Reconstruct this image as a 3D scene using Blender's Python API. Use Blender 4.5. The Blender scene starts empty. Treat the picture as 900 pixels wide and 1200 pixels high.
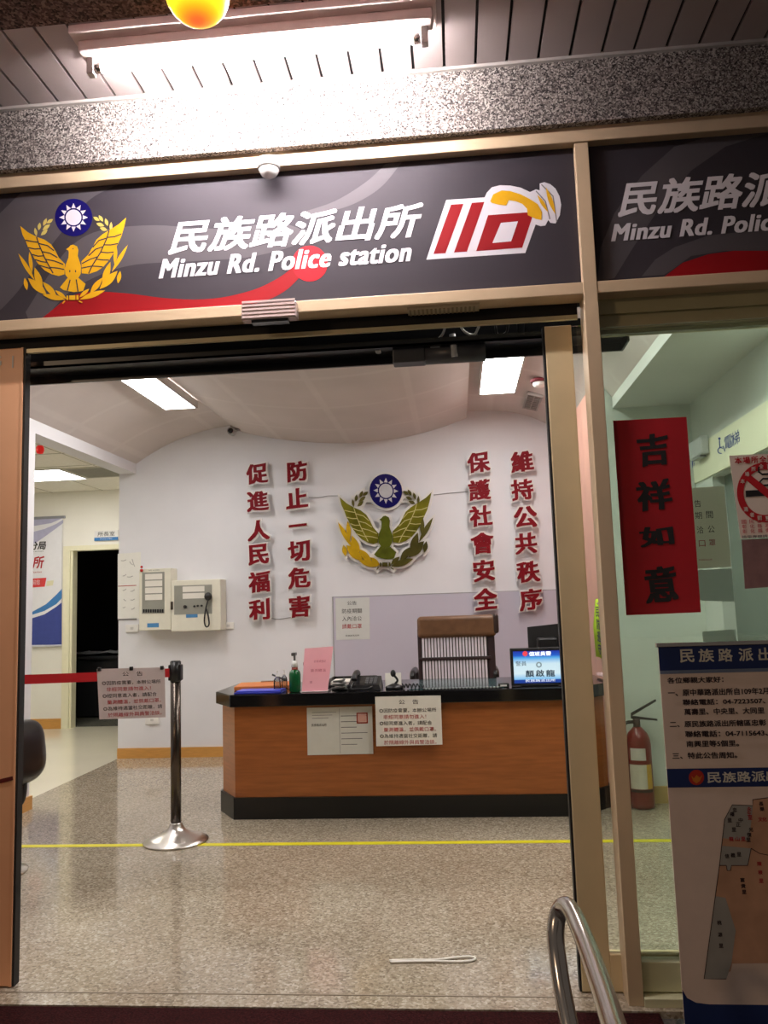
import bpy, bmesh, math, random
from mathutils import Vector, Matrix
random.seed(7)
C = bpy.context.scene.collection
SC = bpy.context.scene

# ------------------------------------------------------------------ camera
EYE = Vector((0, 0, 1.25))
FPX = 942.4
YAW, PITCH, ROLL = 0.0870943, 0.1149096, -0.032573
fwd = Vector((-math.sin(YAW)*math.cos(PITCH), math.cos(YAW)*math.cos(PITCH), math.sin(PITCH)))
rt0 = Vector((math.cos(YAW), math.sin(YAW), 0)); up0 = rt0.cross(fwd)
RT = rt0*math.cos(ROLL) + up0*math.sin(ROLL)
UP = -rt0*math.sin(ROLL) + up0*math.cos(ROLL)
cd = bpy.data.cameras.new('camera'); cam = bpy.data.objects.new('camera', cd); C.objects.link(cam)
cam.matrix_world = Matrix(((RT.x, UP.x, -fwd.x, EYE.x), (RT.y, UP.y, -fwd.y, EYE.y), (RT.z, UP.z, -fwd.z, EYE.z), (0, 0, 0, 1)))
cd.sensor_fit = 'VERTICAL'; cd.sensor_height = 36; cd.lens = FPX/1200*36; cd.clip_start = .05
SC.camera = cam

# ------------------------------------------------------------------ world, exposure, big lamps
w = bpy.data.worlds.new('night'); SC.world = w; w.use_nodes = True
w.node_tree.nodes['Background'].inputs[0].default_value = (1.0, .84, .72, 1)
w.node_tree.nodes['Background'].inputs[1].default_value = .09
SC.view_settings.view_transform = 'Standard'; SC.view_settings.look = 'None'
SC.view_settings.exposure = 0.0; SC.view_settings.gamma = 1; SC.view_settings.use_curve_mapping = False
PANEL_W = 22.0       # emission of the ceiling panels indoors
SIDE_W = 20.0        # emission of the side room panel
TUBE_W = 62.0        # emission of the tube outside
sl = bpy.data.lights.new('added_warm_light', 'POINT'); sl.energy = 100; sl.shadow_soft_size = .15; sl.color = (1, .70, .46)  # added unseen warm light, brightens the doors and frame
so = bpy.data.objects.new('added_warm_light', sl); C.objects.link(so); so.location = (-3.6, -1.2, 3.0)
SC.cycles.use_denoising = True
SC.cycles.max_bounces = 10; SC.cycles.diffuse_bounces = 5; SC.cycles.transparent_max_bounces = 12
SC.cycles.sample_clamp_indirect = 6

def ray(x, y): return fwd*FPX + RT*(x-450) - UP*(y-600)
def at(x, y, Y):
    v = ray(x, y); return EYE + v*(Y/v.y)
def atz(x, y, z=0.0):
    v = ray(x, y); return EYE + v*((z-EYE.z)/v.z)
def atx(x, y, X):
    v = ray(x, y); return EYE + v*(X/v.x)

# ------------------------------------------------------------------ materials
def lin(c):
    def f(v):
        v /= 255.0
        return v/12.92 if v <= .04045 else ((v+.055)/1.055)**2.4
    return (f(c[0]), f(c[1]), f(c[2]), 1)
MATS = {}
def M(key, rgb=(200, 200, 200), rough=.5, metal=0., var=.06, scale=18, bump=0., emis=None, es=0., spec=.5, stretch=None):
    if key in MATS: return MATS[key]
    m = bpy.data.materials.new(key); m.use_nodes = True; nt = m.node_tree; b = nt.nodes['Principled BSDF']
    col = lin(rgb)
    tc = nt.nodes.new('ShaderNodeTexCoord'); nz = nt.nodes.new('ShaderNodeTexNoise'); nz.inputs['Scale'].default_value = scale
    src = tc.outputs['Object']
    if stretch:
        mp = nt.nodes.new('ShaderNodeMapping'); mp.inputs['Scale'].default_value = stretch
        nt.links.new(src, mp.inputs[0]); src = mp.outputs[0]
    nt.links.new(src, nz.inputs['Vector']); nz.inputs['Detail'].default_value = 4
    cr = nt.nodes.new('ShaderNodeValToRGB')
    cr.color_ramp.elements[0].position = .3; cr.color_ramp.elements[1].position = .7
    cr.color_ramp.elements[0].color = tuple(c*(1-var) for c in col[:3])+(1,)
    cr.color_ramp.elements[1].color = tuple(min(1, c*(1+var)) for c in col[:3])+(1,)
    nt.links.new(nz.outputs['Fac'], cr.inputs[0]); nt.links.new(cr.outputs[0], b.inputs['Base Color'])
    b.inputs['Roughness'].default_value = rough; b.inputs['Metallic'].default_value = metal
    b.inputs['Specular IOR Level'].default_value = spec
    if bump:
        bp = nt.nodes.new('ShaderNodeBump'); bp.inputs['Strength'].default_value = bump; bp.inputs['Distance'].default_value = .01
        nt.links.new(nz.outputs['Fac'], bp.inputs['Height']); nt.links.new(bp.outputs[0], b.inputs['Normal'])
    if emis:
        b.inputs['Emission Color'].default_value = lin(emis); b.inputs['Emission Strength'].default_value = es
    MATS[key] = m; return m
def speckle(key, stops, scale, rough, bump=0., kind='voronoi', spec=.5, big=0.0):
    m = bpy.data.materials.new(key); m.use_nodes = True; nt = m.node_tree; b = nt.nodes['Principled BSDF']
    tc = nt.nodes.new('ShaderNodeTexCoord')
    if kind == 'voronoi':
        t = nt.nodes.new('ShaderNodeTexVoronoi'); t.inputs['Scale'].default_value = scale
        nt.links.new(tc.outputs['Object'], t.inputs['Vector'])
        sp = nt.nodes.new('ShaderNodeSeparateColor'); nt.links.new(t.outputs['Color'], sp.inputs[0]); fac = sp.outputs[0]
    else:
        t = nt.nodes.new('ShaderNodeTexNoise'); t.inputs['Scale'].default_value = scale; t.inputs['Detail'].default_value = 3
        nt.links.new(tc.outputs['Object'], t.inputs['Vector']); fac = t.outputs['Fac']
    cr = nt.nodes.new('ShaderNodeValToRGB'); cr.color_ramp.interpolation = 'LINEAR'
    els = cr.color_ramp.elements
    els[0].position, els[0].color = stops[0][0], lin(stops[0][1])
    els[1].position, els[1].color = stops[-1][0], lin(stops[-1][1])
    for p, c in stops[1:-1]:
        e = els.new(p); e.color = lin(c)
    nt.links.new(fac, cr.inputs[0]); out = cr.outputs[0]
    if big:
        n2 = nt.nodes.new('ShaderNodeTexNoise'); n2.inputs['Scale'].default_value = 1.6; n2.inputs['Detail'].default_value = 5
        nt.links.new(tc.outputs['Object'], n2.inputs['Vector'])
        r2 = nt.nodes.new('ShaderNodeValToRGB'); r2.color_ramp.elements[0].position = .3; r2.color_ramp.elements[1].position = .7
        r2.color_ramp.elements[0].color = (1-big, 1-big*1.1, 1-big*1.2, 1); r2.color_ramp.elements[1].color = (1, 1, 1, 1)
        nt.links.new(n2.outputs['Fac'], r2.inputs[0])
        mx = nt.nodes.new('ShaderNodeMix'); mx.data_type = 'RGBA'; mx.blend_type = 'MULTIPLY'; mx.inputs['Factor'].default_value = 1
        nt.links.new(out, mx.inputs['A']); nt.links.new(r2.outputs[0], mx.inputs['B']); out = mx.outputs['Result']
    nt.links.new(out, b.inputs['Base Color'])
    b.inputs['Roughness'].default_value = rough; b.inputs['Specular IOR Level'].default_value = spec
    if bump:
        bp = nt.nodes.new('ShaderNodeBump'); bp.inputs['Strength'].default_value = bump; bp.inputs['Distance'].default_value = .004
        nt.links.new(fac, bp.inputs['Height']); nt.links.new(bp.outputs[0], b.inputs['Normal'])
    MATS[key] = m; return m
def glass(key, tint=(246, 250, 246), rough=.02, fres=1.45):
    m = bpy.data.materials.new(key); m.use_nodes = True; nt = m.node_tree
    nt.nodes.remove(nt.nodes['Principled BSDF'])
    tr = nt.nodes.new('ShaderNodeBsdfTransparent'); tr.inputs[0].default_value = lin(tint)
    gl = nt.nodes.new('ShaderNodeBsdfGlossy'); gl.inputs['Roughness'].default_value = rough
    fr = nt.nodes.new('ShaderNodeFresnel'); fr.inputs['IOR'].default_value = fres
    mx = nt.nodes.new('ShaderNodeMixShader')
    nt.links.new(fr.outputs[0], mx.inputs[0]); nt.links.new(tr.outputs[0], mx.inputs[1]); nt.links.new(gl.outputs[0], mx.inputs[2])
    nt.links.new(mx.outputs[0], nt.nodes['Material Output'].inputs[0])
    MATS[key] = m; return m
def translucent(key, rgb):
    m = bpy.data.materials.new(key); m.use_nodes = True; nt = m.node_tree; nt.nodes.remove(nt.nodes['Principled BSDF'])
    a = nt.nodes.new('ShaderNodeBsdfDiffuse'); b = nt.nodes.new('ShaderNodeBsdfTranslucent'); mx = nt.nodes.new('ShaderNodeMixShader')
    tc = nt.nodes.new('ShaderNodeTexCoord'); nz = nt.nodes.new('ShaderNodeTexNoise'); nz.inputs['Scale'].default_value = 30; cr = nt.nodes.new('ShaderNodeValToRGB')
    c = lin(rgb); cr.color_ramp.elements[0].color = tuple(v*.95 for v in c[:3])+(1,); cr.color_ramp.elements[1].color = c
    nt.links.new(tc.outputs['Object'], nz.inputs['Vector']); nt.links.new(nz.outputs['Fac'], cr.inputs[0])
    nt.links.new(cr.outputs[0], a.inputs[0]); nt.links.new(cr.outputs[0], b.inputs[0]); mx.inputs[0].default_value = .6
    nt.links.new(a.outputs[0], mx.inputs[1]); nt.links.new(b.outputs[0], mx.inputs[2]); nt.links.new(mx.outputs[0], nt.nodes['Material Output'].inputs[0])
    MATS[key] = m; return m
def emitter(key, rgb, strength):
    return M(key, (250, 250, 250), .5, emis=rgb, es=strength, var=.01)

WHITE = M('wall_paint', (226, 226, 230), .55, var=.025, scale=3)
CEIL = M('ceiling_plaster', (214, 205, 200), .6, var=.05, scale=2.2)
CREAMWALL = M('side_room_paint', (238, 236, 226), .55, var=.02, scale=3)
SALMON = M('salmon_wall', (226, 172, 158), .6, var=.06, scale=3)  # even salmon tone of the side wall
TAN = M('tan_baseboard', (205, 150, 78), .3, var=.08, scale=12, stretch=(1, 1, 8))
ALU = M('beige_aluminium', (224, 204, 160), .4, 0., var=.05, scale=6)
ALU2 = M('champagne_aluminium', (212, 188, 154), .4, 0., var=.05, scale=6)
OLIVE = M('olive_aluminium', (176, 168, 130), .4, 0., var=.05, scale=6)
ALU_WARM = M('warm_lit_aluminium', (252, 186, 140), .36, 0., var=.06, scale=4)  # orange of warm light and reflection put into the aluminium colour
GRAN = speckle('washed_granite', [(0, (34, 30, 30)), (.25, (88, 82, 80)), (.6, (140, 132, 126)), (1, (206, 200, 192))], 210, .85, .3)
GRAN2 = speckle('dark_washed_granite', [(0, (40, 28, 28)), (.5, (104, 78, 74)), (1, (160, 130, 122))], 150, .85, .3)
TERR = speckle('polished_terrazzo', [(0, (136, 123, 106)), (.3, (162, 150, 130)), (.75, (180, 168, 148)), (1, (204, 194, 176))], 115, .09, 0, 'voronoi', .5, .16)
CREAMF = M('cream_floor', (228, 222, 200), .12, var=.03, scale=2)
PLANK = M('soffit_plank', (168, 156, 152), .45, 0., var=.05, scale=3)
DARKGAP = M('dark_gap', (20, 18, 18), .8)
MATM = speckle('maroon_mat', [(.3, (22, 6, 7)), (.5, (44, 14, 15)), (.7, (66, 26, 26))], 160, .95, .8, 'noise', .1)
PAVE = speckle('dark_paving', [(.3, (40, 36, 34)), (.7, (96, 88, 82))], 90, .8, .3, 'noise')
BLACKG = M('black_gloss', (14, 14, 16), .14, var=.2, scale=6)
BLACKM = M('black_matte', (20, 20, 22), .55, var=.15, scale=20)
BLACKR = M('black_plastic', (30, 29, 31), .35, var=.12, scale=20)
WOOD = M('reddish_wood', (158, 92, 46), .28, var=.16, scale=5, stretch=(1.2, 1.2, 14))
STEEL = M('brushed_steel', (205, 200, 195), .2, 1., var=.05, scale=10)
CHROMED = M('dark_chrome', (92, 84, 78), .26, 1., var=.05, scale=10)
PAPER = M('paper_white', (226, 222, 212), .7, var=.02, scale=10)
PAPERV = M('sleeved_paper', (206, 190, 190), .25, var=.03, scale=10)
PINKP = M('pink_paper', (250, 180, 192), .6, var=.03, scale=10)
INK = M('black_ink', (28, 26, 28), .6)
REDINK = M('red_ink', (178, 40, 48), .6)
GREYINK = M('grey_ink', (128, 124, 124), .6)
WHITEINK = M('white_ink', (232, 230, 232), .4)
BEIGE = M('beige_enamel', (224, 221, 204), .4, var=.03)
BEIGEDK = M('grey_enamel', (146, 146, 136), .4, var=.05)
WHITEP = M('white_plastic', (230, 228, 224), .4, var=.02)
REDP = M('red_plastic', (196, 26, 26), .35, var=.05)
GLASS = glass('clear_glass')
GLASS2 = glass('green_glass', (244, 249, 244))
NAVY = M('navy_print', (26, 46, 104), .5, var=.05)
BLUEP = M('blue_print', (46, 120, 186), .5, var=.05)
CHAR = M('charcoal_print', (54, 50, 56), .62, var=.04, scale=4, spec=.25)
CHARL = M('mid_grey_print', (80, 76, 80), .62, var=.04, scale=4, spec=.25)
CHARLL = M('light_grey_print', (104, 100, 106), .62, var=.04, scale=4)
REDPR = M('red_print', (146, 10, 20), .6, var=.05, scale=4, spec=.25)
GOLDPR = M('gold_print', (226, 172, 34), .2, var=.06, scale=20)
GOLDPALE = M('pale_gold_print', (206, 190, 104), .2, var=.06, scale=20)
DISCBLUE = M('disc_blue', (22, 18, 92), .2, var=.05)
DUST = M('white_print', (226, 222, 228), .3, var=.02)

def plaster_joints(m):
    nt = m.node_tree; b = nt.nodes['Principled BSDF']; src = b.inputs['Base Color'].links[0].from_socket
    tc = nt.nodes.new('ShaderNodeTexCoord'); br = nt.nodes.new('ShaderNodeTexBrick'); mx = nt.nodes.new('ShaderNodeMix'); mx.data_type = 'RGBA'; mx.blend_type = 'MULTIPLY'
    br.inputs['Color1'].default_value = (.93, .92, .92, 1); br.inputs['Color2'].default_value = (.95, .94, .94, 1); br.inputs['Mortar'].default_value = (1, 1, 1, 1)
    br.inputs['Scale'].default_value = 1; br.inputs['Brick Width'].default_value = .62; br.inputs['Row Height'].default_value = .75; br.inputs['Mortar Size'].default_value = .035; br.inputs['Mortar Smooth'].default_value = .6; br.offset = 0
    nt.links.new(tc.outputs['Object'], br.inputs['Vector']); mx.inputs['Factor'].default_value = 1
    nt.links.new(src, mx.inputs['A']); nt.links.new(br.outputs['Color'], mx.inputs['B']); nt.links.new(mx.outputs['Result'], b.inputs['Base Color'])
plaster_joints(CEIL)
# ------------------------------------------------------------------ mesh helpers
class MB:
    def __init__(s): s.bm = bmesh.new(); s.mi = 0
    def _f(s, vs):
        try:
            f = s.bm.faces.new(vs); f.material_index = s.mi; return f
        except ValueError: return None
    def mat(s, i): s.mi = i; return s
    def hexa(s, p):  # 8 points: bottom 4 then top 4
        v = [s.bm.verts.new(q) for q in p]
        for f in ((0, 3, 2, 1), (4, 5, 6, 7), (0, 1, 5, 4), (1, 2, 6, 5), (2, 3, 7, 6), (3, 0, 4, 7)): s._f([v[i] for i in f])
        return s
    def box(s, a, b, bev=0., seg=2):
        x0, y0, z0 = a; x1, y1, z1 = b
        if bev <= 0:
            return s.hexa([(x0, y0, z0), (x1, y0, z0), (x1, y1, z0), (x0, y1, z0), (x0, y0, z1), (x1, y0, z1), (x1, y1, z1), (x0, y1, z1)])
        t = bmesh.new(); bmesh.ops.create_cube(t, size=1)
        for v in t.verts: v.co = Vector(((x0+x1)/2+v.co.x*(x1-x0), (y0+y1)/2+v.co.y*(y1-y0), (z0+z1)/2+v.co.z*(z1-z0)))
        bmesh.ops.bevel(t, geom=t.edges[:], offset=bev, segments=seg, profile=.5, affect='EDGES')
        return s.merge(t)
    def merge(s, t, mtx=None):
        mp = {}
        for v in t.verts: mp[v] = s.bm.verts.new(mtx @ v.co if mtx else v.co)
        for f in t.faces:
            g = s._f([mp[v] for v in f.verts])
            if g: g.smooth = f.smooth
        t.free(); return s
    def tube(s, pts, r, n=10, cap=True, rs=None):
        pts = [Vector(p) for p in pts]; rings = []
        prev = None
        for i, p in enumerate(pts):
            d = (pts[min(i+1, len(pts)-1)] - pts[max(i-1, 0)]).normalized()
            if prev is None:
                a = d.orthogonal().normalized()
            else:
                a = (prev - d*prev.dot(d))
                a = a.normalized() if a.length > 1e-6 else d.orthogonal().normalized()
            prev = a; b = d.cross(a); rr = rs[i] if rs else r
            rings.append([s.bm.verts.new(p + (a*math.cos(t)+b*math.sin(t))*rr) for t in [2*math.pi*k/n for k in range(n)]])
        for A, B in zip(rings, rings[1:]):
            for k in range(n):
                f = s._f([A[k], A[(k+1) % n], B[(k+1) % n], B[k]])
                if f: f.smooth = True
        if cap:
            s._f(rings[0][::-1]); s._f(rings[-1])
        return s
    def cyl(s, p0, p1, r0, r1=None, n=20):
        return s.tube([p0, p1], r0, n, True, [r0, r0 if r1 is None else r1])
    def lathe(s, o, prof, n=28, axis='z'):
        o = Vector(o); rings = []
        for r, h in prof:
            ring = []
            for k in range(n):
                t = 2*math.pi*k/n; c, q = math.cos(t)*max(r, 1e-5), math.sin(t)*max(r, 1e-5)
                ring.append(s.bm.verts.new(o + (Vector((c, q, h)) if axis == 'z' else Vector((c, h, q)) if axis == 'y' else Vector((h, c, q)))))
            rings.append(ring)
        for A, B in zip(rings, rings[1:]):
            for k in range(n):
                f = s._f([A[k], A[(k+1) % n], B[(k+1) % n], B[k]])
                if f: f.smooth = True
        s._f(rings[0][::-1]); s._f(rings[-1]); return s
    def poly(s, pts, off=None):
        """a flat outline; with off (a vector) it gets that thickness"""
        pts = [Vector(p) for p in pts]
        a = [s.bm.verts.new(p) for p in pts]; s._f(a)
        if off is not None:
            off = Vector(off); b = [s.bm.verts.new(p+off) for p in pts]; s._f(b[::-1])
            n = len(a)
            for i in range(n): s._f([a[i], b[i], b[(i+1) % n], a[(i+1) % n]])
        return s
    def raw(s, verts, faces, smooth=False):
        v = [s.bm.verts.new(p) for p in verts]
        for f in faces:
            g = s._f([v[i] for i in f])
            if g: g.smooth = smooth
        return s
    def ball(s, c, r, sc=(1, 1, 1), u=20, v=12):
        t = bmesh.new(); bmesh.ops.create_uvsphere(t, u_segments=u, v_segments=v, radius=r)
        for q in t.verts: q.co = Vector(c) + Vector((q.co.x*sc[0], q.co.y*sc[1], q.co.z*sc[2]))
        for f in t.faces: f.smooth = True
        return s.merge(t)
    def xf(s, mtx):
        for v in s.bm.verts: v.co = mtx @ v.co
        return s
def wloc(o):
    p = Vector((0, 0, 0))
    while o is not None: p += o.location; o = o.parent
    return p
def obj(name, mb, mats, parent=None, origin=None, recalc=True):
    if recalc: bmesh.ops.recalc_face_normals(mb.bm, faces=mb.bm.faces[:])
    me = bpy.data.meshes.new(name)
    o = bpy.data.objects.new(name, me); C.objects.link(o)
    if parent is not None:
        sh = wloc(parent); o.parent = parent
    else:
        if origin is None:
            vs = [v.co for v in mb.bm.verts]
            origin = Vector(((min(v.x for v in vs)+max(v.x for v in vs))/2, (min(v.y for v in vs)+max(v.y for v in vs))/2, min(v.z for v in vs)))
        sh = Vector(origin); o.location = sh
    for v in mb.bm.verts: v.co -= sh
    mb.bm.to_mesh(me); mb.bm.free()
    for m in (mats if isinstance(mats, (list, tuple)) else [mats]): me.materials.append(m)
    return o
def tag(o, label, cat, group=None):
    o['label'] = label; o['category'] = cat
    if group: o['group'] = group
    return o
def thing(name, label, cat, loc, group=None):
    o = bpy.data.objects.new(name, None); C.objects.link(o); o.location = Vector(loc); o.empty_display_size = .05
    return tag(o, label, cat, group)
def struct(name, mb, mats, parent=None):
    o = obj(name, mb, mats, parent)
    if parent is None: o['kind'] = 'structure'
    return o
def bx(name, a, b, mat, parent=None, bev=0., st=False):
    m = MB().box(a, b, bev)
    return struct(name, m, mat, parent) if st else obj(name, m, mat, parent)
def smooth_arc(pts, n=8):
    """Catmull-Rom through points"""
    P = [Vector(p) for p in pts]; P = [P[0]*2-P[1]]+P+[P[-1]*2-P[-2]]; out = []
    for i in range(1, len(P)-2):
        for k in range(n):
            t = k/n; a, b, c, d = P[i-1], P[i], P[i+1], P[i+2]
            out.append(.5*((2*b)+(c-a)*t+(2*a-5*b+4*c-d)*t*t+(3*b-a-3*c+d)*t**3))
    out.append(P[-2]); return out

# ---- lettering
_tc = {}
def glyphs(s, bold=0.0, ext=0.0, sp=1.0):
    k = (s, bold, ext, sp)
    if k in _tc: return _tc[k]
    cu = bpy.data.curves.new('t', 'FONT'); cu.body = s; cu.offset = bold; cu.extrude = ext; cu.space_character = sp
    cu.resolution_u = 3
    o = bpy.data.objects.new('t', cu); C.objects.link(o)
    dg = bpy.context.evaluated_depsgraph_get(); dg.update()
    me = bpy.data.meshes.new_from_object(o.evaluated_get(dg))
    r = ([tuple(v.co) for v in me.vertices], [tuple(p.vertices) for p in me.polygons])
    bpy.data.objects.remove(o); bpy.data.curves.remove(cu); bpy.data.meshes.remove(me)
    _tc[k] = r; return r
def strikes(vs, fs, d, n=8, ry=1.0):
    """the same letters struck several times around a small square: heavier strokes with clean corners"""
    V, F_ = list(vs), list(fs); k = len(vs)
    for i in range(n):
        dx, dy = [(d, d*ry), (-d, d*ry), (d, -d*ry), (-d, -d*ry), (d, 0), (-d, 0), (0, d*ry), (0, -d*ry)][i]; o_ = len(V)
        V += [(x+dx, y+dy, z+.01*(i+1)) for x, y, z in vs]; F_ += [tuple(o_+j for j in f_) for f_ in fs]
    return V, F_
def brushed(vs):
    """a slight waver, as a brush gives"""
    return [(x+.020*math.sin(6.5*y+1.2*x), y+.026*math.sin(5.2*x+2.1*y), z) for x, y, z in vs]
class Fr:
    """a flat sheet's own frame: a along its width, b up its height, c out of its face (metres)"""
    def __init__(s, o, u, v):
        s.o = Vector(o); s.w = Vector(u).length; s.h = Vector(v).length
        s.u = Vector(u).normalized(); s.v = Vector(v).normalized(); s.n = s.u.cross(s.v).normalized()
    def p(s, a, b, c=0.): return s.o + s.u*a + s.v*b + s.n*c
def fr_px(tl, tr, bl, Y):
    a, b, c = at(*tl, Y), at(*tr, Y), at(*bl, Y)
    u, v = b-a, a-c
    return Fr(c, u, v)
def write(mb, fr, s, a0, b0, a1, b1, c=.0012, bold=.012, shear=0., kai=0., fit='box', sp=1.0, ry=1.0, brush=False):
    """letters s between (a0,b0) and (a1,b1) of the frame"""
    vs, fs = glyphs(s, 0, 0, sp)
    if not vs: return
    if bold > .022: vs, fs = strikes(vs, fs, (bold-.005)*.95, 8, ry)
    if brush: vs = brushed(vs)
    vs = [(x+shear*y, y+kai*x, z) for x, y, z in vs]
    x0 = min(v[0] for v in vs); x1 = max(v[0] for v in vs); y0 = min(v[1] for v in vs); y1 = max(v[1] for v in vs)
    if fit == 'h': y0, y1 = min(y0, -.1), max(y1, .82)
    sx = (a1-a0)/max(x1-x0, 1e-6); sy = (b1-b0)/max(y1-y0, 1e-6)
    mb.raw([fr.p(a0+(x-x0)*sx, b0+(y-y0)*sy, c+z*.004) for x, y, z in vs], fs)
def lens(p, q, w, n=7):
    """leaf outline from p to q"""
    p, q = Vector(p), Vector(q); d = q-p; nrm = Vector((-d.y, d.x)).normalized()
    L = [p + d*(i/n) + nrm*(w/2*math.sin(math.pi*i/n)) for i in range(n+1)]
    R = [p + d*(i/n) - nrm*(w/2*math.sin(math.pi*i/n)) for i in range(n-1, 0, -1)]
    return [tuple(v) for v in L+R]
def strip(pts, w):
    P = [Vector(p) for p in pts]; A, B = [], []
    for i, p in enumerate(P):
        d = (P[min(i+1, len(P)-1)]-P[max(i-1, 0)]).normalized(); n = Vector((-d.y, d.x))*w/2
        A.append(tuple(p+n)); B.append(tuple(p-n))
    return A+B[::-1]
def disc(c, r, n=36): return [(c[0]+r*math.cos(2*math.pi*k/n), c[1]+r*math.sin(2*math.pi*k/n)) for k in range(n)]
def grow(pts, d):
    P = [Vector(p) for p in pts]; n = len(P)
    area = sum(P[i].x*P[(i+1) % n].y-P[(i+1) % n].x*P[i].y for i in range(n)); sg = 1 if area > 0 else -1
    out = []
    for i in range(n):
        e1 = (P[i]-P[i-1]); e2 = (P[(i+1) % n]-P[i])
        e1 = e1.normalized() if e1.length else e2.normalized(); e2 = e2.normalized() if e2.length else e1
        n1 = Vector((e1.y, -e1.x))*sg; n2 = Vector((e2.y, -e2.x))*sg
        b = n1+n2; b = b.normalized() if b.length > .1 else n1
        out.append(tuple(P[i]+b*d/max(.5, b.dot(n1))))
    return out

# ================================================================== STRUCTURE
FY = 2.69
BW = 6.95
LX, RX = -2.843, 1.53
# floors
struct('floor', MB().box((-2.99, 2.655, -.06), (3.2, BW+.1, 0)), TERR)
struct('floor_side_room', MB().box((-7.5, 2.655, -.06), (-2.99, 8.9, 0)).box((-2.99, BW+.1, -.06), (-1.2, 8.9, 0)), CREAMF)
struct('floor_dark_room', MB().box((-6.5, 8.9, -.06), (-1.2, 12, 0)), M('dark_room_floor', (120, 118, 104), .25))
struct('pavement', MB().box((-4, -3, -.3), (4, 2.655, -.02)), PAVE)
# door track in the floor
struct('trim_1', MB().box((-3.0, 2.735, 0), (.44, 2.741, .0015)), M('track_grey', (140, 126, 108), .4))
# main ceiling: a wavy profile drawn along the depth of the room
prof = [(-2.85, 2.586), (-2.68, 2.688), (-2.482, 2.78), (-2.244, 2.854), (-2.015, 2.892), (-1.905, 2.90), (-1.90, 2.845), (-1.657, 2.777), (-1.272, 2.711), (-.867, 2.682), (-.435, 2.706), (-.12, 2.768), (.148, 2.852), (.15, 2.915), (.468, 2.895), (.687, 2.838), (.865, 2.745), (.96, 2.655), (1.06, 2.512)]
mb = MB()
pp = []
segs = [prof[0:6], prof[6:13], prof[13:]]
for sgm in segs:
    q = smooth_arc([(x, 0, z) for x, z in sgm], 6); pp += [(v.x, v.z) for v in q]
vs = []
for Y in (2.83, BW+.02): vs += [(x, Y, z) for x, z in pp]
for Y in (2.83, BW+.02): vs += [(x, Y, 3.1) for x, z in pp]
n = len(pp); fs = []
for i in range(n-1):
    fs += [(i, i+1, n+i+1, n+i), (2*n+i, 3*n+i, 3*n+i+1, 2*n+i+1), (i, 2*n+i, 2*n+i+1, i+1), (n+i, n+i+1, 3*n+i+1, 3*n+i)]
fs += [(0, n, 3*n, 2*n), (n-1, 3*n-1, 4*n-1, 2*n-1)]
mb.raw(vs, fs)
struct('ceiling', mb, CEIL)
# ceiling over the right bay, with its bright edge
struct('ceiling_right', MB().box((1.047, 2.83, 2.46), (3.2, 5.2, 3.1)), M('right_bay_plaster', (212, 216, 212), .6, var=.03, scale=3))
# walls
struct('wall_back', MB().box((-3.0, BW, 0), (1.2, BW+.12, 3.1)), WHITE)
struct('wall_left', MB().box((-2.99, 2.83, 0), (LX, 5.2, 3.1)).box((-2.99, 5.2, 2.5), (LX, BW, 3.1)), WHITE)
struct('wall_side', MB().box((.95, 5.2, 0), (1.07, BW, 3.1)), SALMON)
RWALL = M('right_wall_paint', (214, 222, 216), .55, var=.025, scale=3)
struct('wall_right_back', MB().box((.945, 5.19, 0), (1.72, 5.31, 2.46)).box((.945, 5.19, 2.46), (1.047, 5.31, 3.1)), RWALL)
struct('wall_right', MB().box((RX, 2.83, 1.94), (1.66, 5.19, 2.46)).box((RX, 4.86, 0), (1.66, 5.19, 1.94)), RWALL)
struct('door_3', MB().box((1.60, 2.83, 0), (1.64, 4.86, 1.94)).box((1.585, 3.86, 0), (1.60, 3.88, 1.94)).box((1.585, 2.9, 1.0), (1.60, 4.8, 1.02)), M('lift_door_grey', (122, 134, 128), .3, .3, var=.08, scale=2))
# outer shell, so no sky leaks in
struct('wall_right_outer', MB().box((3.2, 2.83, -.06), (3.3, 7.1, 3.1)), WHITE)
struct('roof', MB().box((-7.6, 2.83, 3.1), (3.3, 9.0, 3.2)), WHITE)
# side room
struct('wall_side_room', MB().box((-7.5, 8.8, 0), (-4.36, 8.9, 2.75)).box((-4.36, 8.8, 1.995), (-3.42, 8.9, 2.75)).box((-3.42, 8.8, 0), (-1.2, 8.9, 2.75)), CREAMWALL)
struct('wall_side_room_left', MB().box((-7.6, 2.83, 0), (-7.5, 8.9, 2.75)).box((-7.5, 2.73, 0), (-2.99, 2.83, 2.75)), CREAMWALL)
struct('wall_side_room_right', MB().box((-3.0, BW+.12, 0), (-2.9, 8.8, 2.75)), CREAMWALL)
mb = MB().box((-7.5, 2.83, 2.66), (-2.99, 8.8, 2.75)); mb.mat(1)
for k in range(8): mb.box((-7.5, 3.4+k*.6+.25, 2.657), (-2.99, 3.4+k*.6+.258, 2.6605))
for k in range(7): mb.box((-7.0+k*.6, 2.83, 2.657), (-7.0+k*.6+.008, 8.8, 2.6605))
struct('ceiling_side_room', mb, [M('ceiling_tiles', (232, 228, 216), .7, var=.04, scale=30), M('tile_joint', (170, 164, 148), .7)])
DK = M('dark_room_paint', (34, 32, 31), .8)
struct('wall_dark_room', MB().box((-6.5, 11.9, 0), (-1.2, 12, 2.75)).box((-6.6, 8.9, 0), (-6.5, 12, 2.75)).box((-1.2, 8.9, 0), (-1.1, 12, 2.75)).box((-6.6, 8.9, 2.75), (-1.1, 12, 2.85)), DK)
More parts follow.
